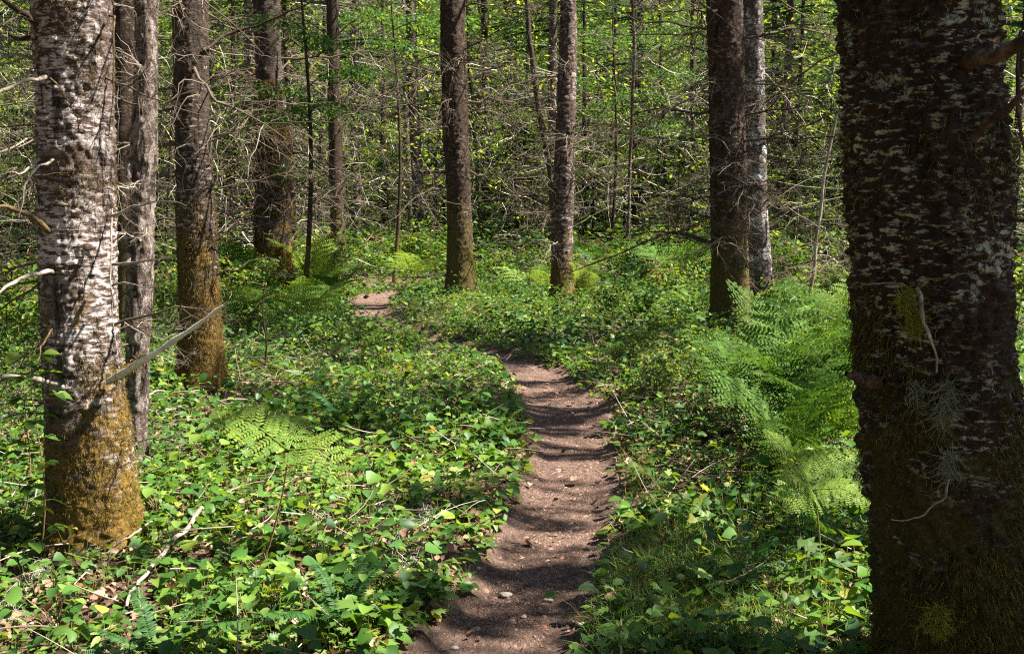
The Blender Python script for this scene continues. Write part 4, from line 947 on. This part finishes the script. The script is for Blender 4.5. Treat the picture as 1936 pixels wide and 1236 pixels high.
def fern(name, label, px, py, size, n, pool, tilt=(-.15, .25), az=None, group=None, xyz=None, rng=frn):
    g = gp(px, py) if xyz is None else np.array(xyz)
    g[2] = float(zg(np.array([g[0]]), np.array([g[1]]))[0]) - .01
    t = thing(name, label, 'fern', g, 0, group)
    for k in range(n):
        a_ = (k + rng.uniform(-.3, .3)) / n * 2 * PI if az is None else rng.uniform(*az)
        s = size * rng.uniform(.7, 1.12)
        # euler XYZ: tip the frond, then turn it round the plant
        dup(pool[int(rng.integers(0, len(pool)))], t, (.02 * math.sin(-a_), .02 * math.cos(a_), 0), (rng.uniform(*tilt), rng.normal(0, .12), a_), s, 'frond')
    return t
BRF, BRY = BR['fern'], BR['fern_yellow']
def px_fern(name, label, foot, stalk_top, blades, m, seed, plen=.40, npair=11):
    """a fern of one bare stalk that carries blades running to given photo pixels (x, y, depth offset)"""
    rng = np.random.default_rng(seed); g = gp(*foot); g[2] = float(zg(np.array([g[0]]), np.array([g[1]]))[0])
    t = thing(name, label, 'fern', g); top = at(stalk_top[0], stalk_top[1], g[1] + stalk_top[2]) - g
    q = top * np.linspace(0, 1, 10)[:, None] + np.array([.02, 0, 0]) * np.sin(np.linspace(0, 3, 10))[:, None]
    build('stalk', *tubes(q[None], (.005 * np.linspace(1, .6, 10))[None], 5), M['green_stem'] if 'yellow stalk' in label else M['red_stem'], t)
    for (px, py, dy, lift) in blades:
        e = at(px, py, g[1] + dy) - g; mid = (top + e) / 2 + np.array([0, 0, lift])
        frond(rng, m=m, stipe=.06, npair=npair, plen=plen, twice=True, shape='tri', nsub=11, wid=.66, curve=[top, mid, e], face=unit(np.array([.25, -.8, .75]))).parent = t
    return t
px_fern('bracken_fern', 'sunlit yellow green bracken standing on a bare stalk near the white tree', (492, 1085), (545, 850, -.05), [(392, 806, .1, .09), (585, 788, .25, .05), (676, 955, -.15, .13)], M['fern_yellow'], 1)
px_fern('bracken_fern', 'pale bracken on a yellow stalk left of the massive trunk', (1545, 1130), (1536, 925, 0.), [(1445, 812, .1, .03), (1655, 965, -.1, .05), (1480, 895, -.2, .03), (1620, 850, .2, .03), (1484, 968, -.25, .03)], M['fern_yellow'], 2)
px_fern('bracken_fern', 'blue green bracken frond leaning over the thick trunk foot', (1500, 735), (1485, 665, 0.), [(1375, 530, .1, .06), (1560, 560, .3, .08), (1600, 620, 0, .08)], M['fern'], 3)
px_fern('bracken_fern', 'bracken fanning over the herbs in the middle of the right clump', (1470, 850), (1470, 740, 0.), [(1360, 640, .2, .06), (1345, 760, -.3, .06), (1560, 640, .3, .08), (1600, 720, -.3, .08), (1480, 620, .5, .05)], M['fern'], 4)
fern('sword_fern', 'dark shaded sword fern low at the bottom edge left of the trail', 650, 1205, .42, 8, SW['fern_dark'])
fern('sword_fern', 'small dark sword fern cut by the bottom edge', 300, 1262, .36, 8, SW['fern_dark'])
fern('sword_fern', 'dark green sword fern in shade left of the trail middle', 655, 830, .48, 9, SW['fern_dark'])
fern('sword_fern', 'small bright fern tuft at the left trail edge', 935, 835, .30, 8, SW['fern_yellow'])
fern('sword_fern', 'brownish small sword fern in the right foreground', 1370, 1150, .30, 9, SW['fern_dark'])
fern('bracken_fern', 'bracken with low spreading fronds against the massive trunk', 1590, 1090, .55, 3, BRF, (-.3, .1))
for lab, px, py, sz, n in [('wide lush fern in front of the thick dark trunk', 1470, 830, 1.2, 8), ('lush fern tucked close to the massive trunk', 1570, 860, 1.1, 7), ('lush fern with overlapping fronds lowest of the right clump', 1510, 920, .9, 7),
                           ('lush fern at the back of the right clump', 1560, 760, 1.1, 7), ('lush fern on the trail side of the right clump', 1400, 800, .95, 7)]:
    fern('lady_fern', lab, px, py, sz, n, LADY['fern'] if 'back' not in lab else LADY['fern_yellow'], (-.1, .35), group='lush ferns clumped on the right')
fern('bracken_fern', 'bracken spreading under the silvery trunk', 1560, 640, .9, 5, BRF, (-.2, .2))
fern('bracken_fern', 'bracken sprawling behind the massive trunk', 1620, 620, .9, 5, BRY, (-.2, .2))
fern('bracken_fern', 'bright bracken in the sun between the two middle trunks', 1020, 560, 1.15, 5, BRY, (-.2, .2))
fern('bracken_fern', 'bright bracken sprawling left of the lone dark trunk', 780, 545, 1.1, 5, BRY, (-.2, .2))
fern('bracken_fern', 'bracken with fronds bending over the far trail bend', 640, 575, .9, 5, BRF, (-.2, .2))
fern('bracken_fern', 'sunny bracken beside the shaggy mossy trunk', 560, 640, .95, 4, BRY, (-.2, .2))
fern('bracken_fern', 'dim bracken right of the mottled mossy trunk', 490, 640, .95, 4, BRF, (-.2, .2))
fern('bracken_fern', 'bracken on the left bank of the far trail', 600, 590, .8, 4, BRF, (-.2, .2))
fern('sword_fern', 'tall upright sword fern behind the bleached pole', 1160, 535, 1.15, 12, SW['fern_yellow'], (-.05, .3))
fern('sword_fern', 'upright sword fern in front of the thick dark trunk', 1215, 610, .7, 9, SW['fern'], (0, .3))
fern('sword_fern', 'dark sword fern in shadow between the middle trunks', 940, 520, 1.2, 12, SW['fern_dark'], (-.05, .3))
fern('sword_fern', 'sword fern in the sun at the right foot of the thick trunk', 1310, 600, .6, 9, SW['fern_yellow'], (0, .3))
pools = [LADY['fern'], SW['fern_dark'], BRF, LADY['fern_yellow'], SW['fern']]
k = 0
while k < 58:                                 # the rest of the ferns, further off
    yy = frn.uniform(17, 34); xx = frn.uniform(-.52, .52) * yy
    if path_dist([xx], [yy])[0][0] < .9: continue
    k += 1
    fern('forest_fern', 'green fern among the low plants behind the trail bend', 0, 0, frn.uniform(.9, 1.7), int(frn.integers(5, 10)), pools[k % 5], (-.15, .3), None, 'ferns behind the trail bend', (xx, yy, 0.))

# ------------------------------------------------------------------ saplings and other single plants
def sprig(name, label, cat, px, py, Y, rows, size, leaf, m, seed, top_px, group=None):
    """an upright stem with groups of three leaves at several heights"""
    rng = np.random.default_rng(seed); g = gp(px, py); g[2] = float(zg(np.array([g[0]]), np.array([g[1]]))[0])
    t = thing(name, label, cat, g, 0, group)
    tp = at(top_px[0], top_px[1], g[1]) - g; u = np.linspace(0, 1, 14)[:, None]
    q = tp * u + np.array([.03, 0, 0]) * np.sin(u * 5) ; build('stem', *tubes(q[None], (.0045 * (1 - .6 * u[:, 0]))[None], 5), M['red_stem'], t)
    lf = MB()
    for k in range(rows):
        s = .18 + .8 * k / max(1, rows - 1); b = tp * s; a_ = rng.uniform(0, 6.28)
        for sg in (0, 1):
            az = a_ + sg * PI + rng.normal(0, .3); d = np.array([math.cos(az), math.sin(az), .12]); st = size * rng.uniform(.7, 1.1)
            e = b + d * st; lf.add(*tubes(np.array([[b, (b + e) / 2 + [0, 0, .01], e]]), np.array([[.0016, .0013, .001]]), 3))
            for da in (-1.05, 0, 1.05):
                d2 = np.array([math.cos(az + da), math.sin(az + da), rng.normal(-.15, .15)])
                lf.add(*stamp(leaf, e[None], frames(d2[None], upn(1, .25, rng)), np.array([size * rng.uniform(.75, 1.15)])))
    lf.build('foliage', M[m], t); return t
sprig('bramble', 'upright bramble with threefold leaves in front of the white tree', 'bramble', 74, 1055, 0, 9, .075, LEAF, 'shrub_leaf', 3, (68, 662))
sprig('bramble', 'thinner bramble stem at the left edge behind the other bramble', 'bramble', 40, 990, 0, 6, .065, LEAF, 'shrub_leaf', 4, (58, 700))
def salal(label, px, py, n, h, size, seed, group='broad leaved plants by the trail'):
    rng = np.random.default_rng(seed); g = gp(px, py); g[2] = float(zg(np.array([g[0]]), np.array([g[1]]))[0])
    t = thing('broadleaf_plant', label, 'plant', g, 0, group); st, lf = MB(), MB()
    for k in range(n):
        a_ = rng.uniform(0, 6.28); r = rng.uniform(.02, .16); e = np.array([r * math.cos(a_), r * math.sin(a_), h * rng.uniform(.45, 1.)])
        st.add(*tubes(np.array([[(0, 0, -.01), e * [.4, .4, .6], e]]), np.array([[.002, .0017, .0012]]), 4))
        d = np.array([math.cos(a_), math.sin(a_), rng.normal(0, .25)])
        lf.add(*stamp(SALAL, e[None], frames(d[None], upn(1, .35, rng)), np.array([size * rng.uniform(.4, .8)])))
    st.build('stems', M['red_stem'], t); lf.build('leaves', M['salal_leaf'], t, False)
SALAL = leaf_tpl(.58, ((.08, .27), (.25, .45), (.46, .5), (.70, .36), (.88, .15)), .16, .2)
for i, (lab, px, py, n, h, s) in enumerate([
    ('glossy oval leaved plant at the left trail edge near the bottom', 770, 1150, 12, .17, .085), ('glossy oval leaved plant behind the dark bottom fern', 700, 1080, 10, .17, .08),
    ('broad leaved plant left of the dark bottom fern', 520, 1130, 14, .20, .10), ('broad leaved plant below the yellow green bracken', 600, 1060, 10, .17, .085),
    ('broad leaved plant at the bottom left of the dark fern', 470, 1215, 12, .18, .095), ('broad leaved plant right of the mossy foot of the white tree', 300, 985, 12, .2, .085),
    ('broad leaved plant in the bottom left corner', 110, 1200, 12, .2, .09), ('broad leaved plant beneath the lower twig of the white tree', 390, 880, 12, .2, .085),
    ('broad leaved plant in the sun halfway to the trail', 845, 960, 9, .16, .08), ('bright round leaved seedling at the right trail edge', 1255, 950, 8, .2, .085),
    ('tiny three leaved seedling on the trail itself', 1100, 1150, 5, .08, .06), ('single plant at the right edge of the bottom trail', 1380, 1235, 10, .12, .09),
    ('broad leaved plant at the foot of the massive trunk', 1560, 1240, 12, .15, .09), ('broad leaved plant left of the pale bracken stalk', 1480, 1010, 12, .2, .085)]):
    salal(lab, px, py, n, h, s, 100 + i)

# ------------------------------------------------------------------ fallen sticks, stump, stones
def stick(label, pix, r, m_, lift=.03, name='fallen_branch', seed=0, twigs=3):
    rng = np.random.default_rng(seed + 500); P = np.array([gp(px, py) for px, py in pix]); P[:, 2] = zg(P[:, 0], P[:, 1]) + lift + r
    t = np.linspace(0, len(P) - 1, 14); q = np.stack([np.interp(t, np.arange(len(P)), P[:, i]) for i in range(3)], 1); q += rng.normal(0, r * .5, q.shape)
    o = q[0].copy(); mb = MB(); mb.add(*tubes((q - o)[None], (r * np.linspace(1, .45, 14))[None], 6))
    for k in range(twigs):
        b = q[rng.integers(3, 12)] - o; d = unit(rng.normal(0, 1, 3) * [1, 1, .5]); u = np.linspace(0, 1, 5)[:, None]
        mb.add(*tubes((b + d * rng.uniform(.06, .2) * u)[None], (r * .35 * (1 - .7 * u[:, 0]))[None], 4))
    tag(mb.build(name, M[m_], None, True, o), label, 'branch')
stick('thick pale broken stick in the left foreground leaves', [(385, 995), (330, 1060), (270, 1140), (235, 1190)], .013, 'grey_limb', .09, seed=1)
stick('thin grey twig by the mossy foot of the white tree', [(300, 1012), (250, 1045), (195, 1085)], .007, 'pale_twig', .10, seed=2)
stick('arched grey fallen branch right of the grey snag', [(245, 800), (300, 772), (360, 776), (430, 800)], .012, 'pale_twig', .14, seed=3)
stick('straight grey twig under the arched branch', [(255, 815), (310, 803), (345, 794)], .009, 'pale_twig', .10, seed=4)
stick('dark twig poking into the trail at its bend', [(870, 668), (920, 682), (965, 692)], .009, 'twig', .05, seed=5)
stick('reddish twig in the grass of the right foreground', [(1395, 1112), (1360, 1150), (1330, 1182)], .005, 'red_stem', .07, seed=6)
stick('short grey stick on the litter left of the trail', [(705, 985), (665, 1015)], .006, 'pale_twig', .05, seed=7)
stick('long grey twig across the plants below the mottled trunk', [(420, 700), (520, 690), (600, 705)], .009, 'pale_twig', .12, seed=8)
stick('bleached log lying in the thicket behind the ragged trunk', [(1080, 470), (1130, 462), (1210, 470)], .09, 'pale_twig', .9, 'fallen_log', 9, 2)
stick('bleached log behind the leaning stick of a sapling', [(1470, 505), (1560, 520), (1650, 512)], .04, 'pale_twig', .6, 'fallen_log', 10, 2)
# dead dark stick standing upright by the far bracken
g = gp(500, 700); t = thing('dead_sapling', 'thin upright grey dead sapling between mottled and shaggy trunks', 'sapling', g)
q = np.array([at(500 + 4 * math.sin(v * 9), 690 - 210 * v, g[1]) for v in np.linspace(0, 1, 12)]) - g; build('stem', *tubes(q[None], (.012 * np.linspace(1, .4, 12))[None], 6), M['dark_twig'], t)
for k in range(4): dup(DEADD[k], t, q[3 + 2 * k], (0, 0, k * 2.1), .35, 'branch')
# rotten stump
def stump(label, px, py, r, h, seed):
    g = gp(px, py); g[2] = float(zg(np.array([g[0]]), np.array([g[1]]))[0])
    t = thing('tree_stump', label, 'stump', g); ns, nr = 40, 24; th = np.arange(ns) / ns * 2 * PI; z = np.linspace(-.2, 1, nr)
    TH, ZZ = np.meshgrid(th, z); u = TH / (2 * PI); rim = .55 + .75 * fbm(u * 7, 0 * u + seed, 3, 1, 7)
    rr = r * (1.1 - .4 * ZZ + .35 * np.exp(-np.maximum(ZZ, 0) * 5)) * (1 + .35 * (fbm(u * 9, ZZ * 3 + seed, 3, 2, 9) - .5))
    V = np.stack([rr * np.cos(TH), rr * np.sin(TH), ZZ * h * np.where(ZZ > 0, rim, 1)], -1); Vi = V[-1] * np.array([.55, .55, .55])
    build('trunk', np.vstack([V.reshape(-1, 3), Vi, [[0, 0, h * .3]]]), [grid_faces(nr + 1, ns), np.array([(nr * ns + j, nr * ns + (j + 1) % ns, (nr + 1) * ns) for j in range(ns)])], M['stump'], t)
M['stump'] = bark('rotten_wood', (.06, .03, .015), (.22, .12, .05), (.42, .27, .12), .4, .6, .4, 12, (.3, .5), (.24, .16, .03), .3, .66, None, .6, .7, .03)
stump('orange rotten stump at the foot of the shaggy mossy trunk', 577, 542, .26, .5, 3)
stump('low dark reddish stump in shade right of the far poles', 1240, 545, .4, .5, 9)
def stone(label, px, py, s, seed):
    rng = np.random.default_rng(seed); g = gp(px, py); g[2] = float(zg(np.array([g[0]]), np.array([g[1]]))[0]) + .008
    import bmesh
    bm = bmesh.new(); bmesh.ops.create_icosphere(bm, subdivisions=3, radius=1.)
    k = rng.normal(0, 1, (4, 3))
    for v in bm.verts:
        c = np.array(v.co); f = 1 + .18 * sum(math.sin(c @ k[i] * 2 + i) for i in range(4)) / 2
        v.co = (c[0] * s * f, c[1] * s * .8 * f, c[2] * s * .5 * f)
    me = bpy.data.meshes.new('stone'); bm.to_mesh(me); bm.free(); me.materials.append(M['stone'])
    for pl in me.polygons: pl.use_smooth = True
    o = bpy.data.objects.new('stone', me); C.objects.link(o); o.location = g; o.rotation_euler = (0, 0, rng.uniform(0, 6)); tag(o, label, 'stone', 'pale stones on the trail')
for i, (lab, px, py, s) in enumerate([('pale flat stone on the trail left of the shadow band', 955, 1106, .026), ('small white pebble low on the trail', 990, 1146, .014), ('grey stone in the trail shadow beside the flat pale one', 1036, 1116, .020),
    ('round pebble high on the left trail edge', 1030, 850, .016), ('small pebble at the right side of the trail', 1100, 1172, .017), ('pale pebble near the trail seedling', 1060, 1158, .013),
    ('little stone by the left trail rim', 905, 1070, .013), ('brown pebble near the bottom edge of the trail', 860, 1205, .016), ('small stone halfway up the trail', 1080, 975, .013)]):
    stone(lab, px, py, s, 200 + i)

# ------------------------------------------------------------------ the leafy sprays of a young hemlock over the left middle ground
yr = np.random.default_rng(81)
def spray_tree(label, Y, foot, pads, seed):
    g = at(foot[0], foot[1], Y); g[2] = float(zg(np.array([g[0]]), np.array([g[1]]))[0])
    t = thing('young_tree', label, 'young tree', g); u = np.linspace(0, 1, 14)[:, None]
    topz = 6.5; st = np.array([.1, 0, topz]) * u + np.array([.12, .1, 0]) * np.sin(u * 4)
    build('trunk', *tubes(st[None], (.05 * (1 - .75 * u[:, 0]))[None], 8), M['bark_brown'], t)
    for px, py, dY, wpx in pads:
        c = at(px, py, Y + dY) - g; z0 = max(.4, c[2] - .25); b = np.array([np.interp(z0, st[:, 2], st[:, k]) for k in range(3)])
        uu = np.linspace(0, 1, 8)[:, None]; limb = b * (1 - uu) + c * uu + np.array([0, 0, .15]) * uu * (1 - uu) * 4 * .5
        mb = MB(); mb.add(*tubes(limb[None], (.014 * (1 - .75 * uu[:, 0]))[None], 4))
        r = wpx / 2 / F * Y; n = int(320 * (r / .5) ** 1.4)
        a_ = yr.uniform(0, 6.28, n); rad = r * np.sqrt(yr.random(n)); p = c + np.stack([rad * np.cos(a_), rad * np.sin(a_) * .9, yr.normal(0, .06, n) - .34 * rad], 1)
        d = unit(np.stack([np.cos(a_), np.sin(a_), yr.normal(-.3, .3, n)], 1) + yr.normal(0, .4, (n, 3)))
        V, P = stamp(RHOMB, p, frames(d, upn(n, .45, yr)), yr.uniform(.045, .095, n)); mb.add(V, P)
        mb.build('foliage', [M['spray']], t)
spray_tree('young leafy tree with flat bright sprays beside the shaggy trunk', 17., (575, 590),
    [(520, 160, -.6, 110), (555, 215, .2, 120), (500, 30, .2, 110), (610, 190, .1, 130), (655, 130, -.3, 100), (470, 215, -.5, 90), (620, 75, .3, 100), (560, 310, .4, 90), (585, 60, -.2, 80), (505, 210, -.8, 70)], 1)
spray_tree('young leafy tree hanging sprays over the lone dark trunk', 22., (745, 540), [(700, 20, 0, 120), (790, 30, .5, 130), (860, 25, -.6, 90), (690, 125, .3, 90), (740, 75, 0, 100), (650, 205, 0, 70)], 2)
spray_tree('young leafy tree with yellow green sprays right of the ragged trunk', 24., (1150, 530), [(1120, 60, 0, 120), (1230, 60, .5, 130), (1160, 190, .3, 120), (1250, 230, 0, 130), (1210, 170, -.6, 100), (1270, 130, .2, 120), (1090, 150, .6, 80), (1300, 40, .3, 130)], 3)

# ------------------------------------------------------------------ trees just outside the frame whose boughs shade the scene
hrng = np.random.default_rng(91)
def shade_tree(label, x, y, targets, r=.16, H=16.):
    """targets: (photo pixel, distance along the sun ray, bough length): each bough hangs where its shadow falls on that pixel"""
    z0 = float(zg(np.array([x]), np.array([y]))[0]); t = thing('conifer_tree', label, 'tree', (x, y, z0), 0)
    L = np.array([(0, 0, -.3, r * 1.2), (0, 0, 0, r), (.1, 0, 8, r * .7), (.15, 0, H, r * .2)])
    V, N = trunk_grid(L, 24, 90, .1, .04, int(x * 10) % 50); build('trunk', V, [grid_faces(V.shape[0], 24)], M['bark_brown'], t)
    for px, py, tt_, l, dens, *wd in targets:
        c = gp(px, py) + SUN * tt_ - np.array([x, y, z0]) + (np.array([.5 * l, 0, 0]) if wd else 0)
        b = np.array([.05, 0, max(1.5, c[2] - .1 * np.linalg.norm(c[:2]))])
        uu = np.linspace(0, 1, 8)[:, None]; limb = b * (1 - uu) + c * uu
        mb = MB(); mb.add(*tubes(limb[None], (.03 * (1 - .7 * uu[:, 0]))[None], 5))
        for q in range(2 if wd else 4):
            a_ = hrng.uniform(-.5, .5) + (PI if wd or hrng.random() < .5 else 0)
            lb, Vb, Pb = bough(hrng, l, int(dens * l), NEEDLE, .13 if not wd else .09, wd[0] if wd else .3, .1)
            o = c - np.array([.02 * q, 0, .03 * q])
            mb.add(rotz(Vb, a_) + o, Pb); mb.add(*tubes((rotz(lb, a_) + o)[None], (.012 * np.linspace(1, .2, 6))[None], 3))
        mb.build('foliage', M['needle'], t)
shade_tree('conifer out of view on the right shading the near trail', 6.8, 4.4, [(1060, 945, 9, 1.0, 150), (930, 1085, 9, .9, 120), (980, 1225, 9.5, .9, 100)] + [(px, py, 8.5 + .11 * k, .5 + 5 * wd, (190, 330, 120, 260)[k % 4], wd * 1.6) for k, (px, py, wd) in enumerate([(1060, 726, .12), (1100, 772, .05), (1030, 800, .11), (1120, 850, .05), (1085, 925, .11), (1040, 985, .04), (1110, 1030, .06), (985, 1085, .045), (1090, 1140, .05), (900, 1180, .05)])] + [(1080, 800, 10, .7, 90), (1060, 720, 10, .7, 90), (1000, 1215, 9, .6, 90)])
shade_tree('conifer out of view on the right shading the trail bend', 8.6, 9.5, [(1050, 690, 11, 1.1, 260), (900, 668, 12, 1.2, 260), (1250, 655, 9.5, 1.7, 520), (1130, 650, 10, 1.7, 520), (1380, 670, 9, 1.4, 420), (720, 790, 13, 1.6, 480), (820, 830, 13, 1.2, 260), (620, 760, 14, 1.4, 420), (560, 830, 14.5, .7, 160), (1300, 760, 9.5, 1.1, 300), (860, 760, 12.5, .9, 260)])
shade_tree('conifer out of view on the right shading the far herbs', 13.5, 13., [(700, 655, 19, 1.4, 300), (600, 625, 20, 1.6, 300), (720, 553, 19, 1.6, 320), (560, 690, 19, 1.2, 260), (870, 545, 16, 1.5, 260), (470, 610, 20, 1.8, 420), (640, 600, 19, 1.5, 380), (780, 680, 18, 1.3, 300), (500, 560, 21, 1.8, 400), (1450, 600, 11.5, 1.6, 360)])
# low bushy tree that keeps the giant at the right in shade
t = thing('conifer_tree', 'dense low conifer out of view shading the massive trunk', 'tree', (4.4, 2.8, 0.))
L = np.array([(0, 0, -.3, .14), (0, 0, 0, .12), (0, 0, 9, .03)]); V, N = trunk_grid(L, 20, 60, .1, .04, 7); build('trunk', V, [grid_faces(V.shape[0], 20)], M['bark_brown'], t)
conifer_crown(np.random.default_rng(4), 4.8, .72, 26, 7, 130, .15).build('crown', M['needle'], t, True, (0, 0, 3.0))

# the forest goes on unseen, conifers added to close off the open sky
BIG = proto(conifer_crown(np.random.default_rng(6), 15., 3.8, 24, 6, 70, .42, RHOMB).build('crown', M['needle']))
for k, (x, y, zc, lab) in enumerate([(-7.5, 2., 5.5, 'tall dense conifer out of view beyond the left edge, nearest the viewer'), (-9.5, 8.5, 6., 'tall dense conifer out of view beyond the left edge, next to the grey snag'), (-13., 15., 6., 'tall dense conifer out of view beyond the left edge, farthest off'),
        (-4.5, -4., 5., 'unseen dense conifer behind the viewer on the left'), (.5, -7., 5., 'unseen dense conifer behind the viewer over the trail'), (6., -6., 5., 'unseen dense conifer behind the viewer on the right'), (-11., -2., 5., 'unseen dense conifer far behind the viewer on the left')]):
    t = thing('conifer_tree', lab, 'tree', (x, y, 0.)); u_ = np.linspace(0, 1, 12)[:, None]
    build('trunk', *tubes((np.array([0, 0, -.3]) + np.array([.2, 0, zc + 14.]) * u_)[None], (.22 * (1 - .85 * u_[:, 0]))[None], 14), M['bark_brown'], t)
    dup(BIG, t, (0, 0, zc), (0, 0, k * 1.1), (1, 1, 1), 'crown')
for o in PROTOS:                              # the sources the copies were taken from
    bpy.data.objects.remove(o)
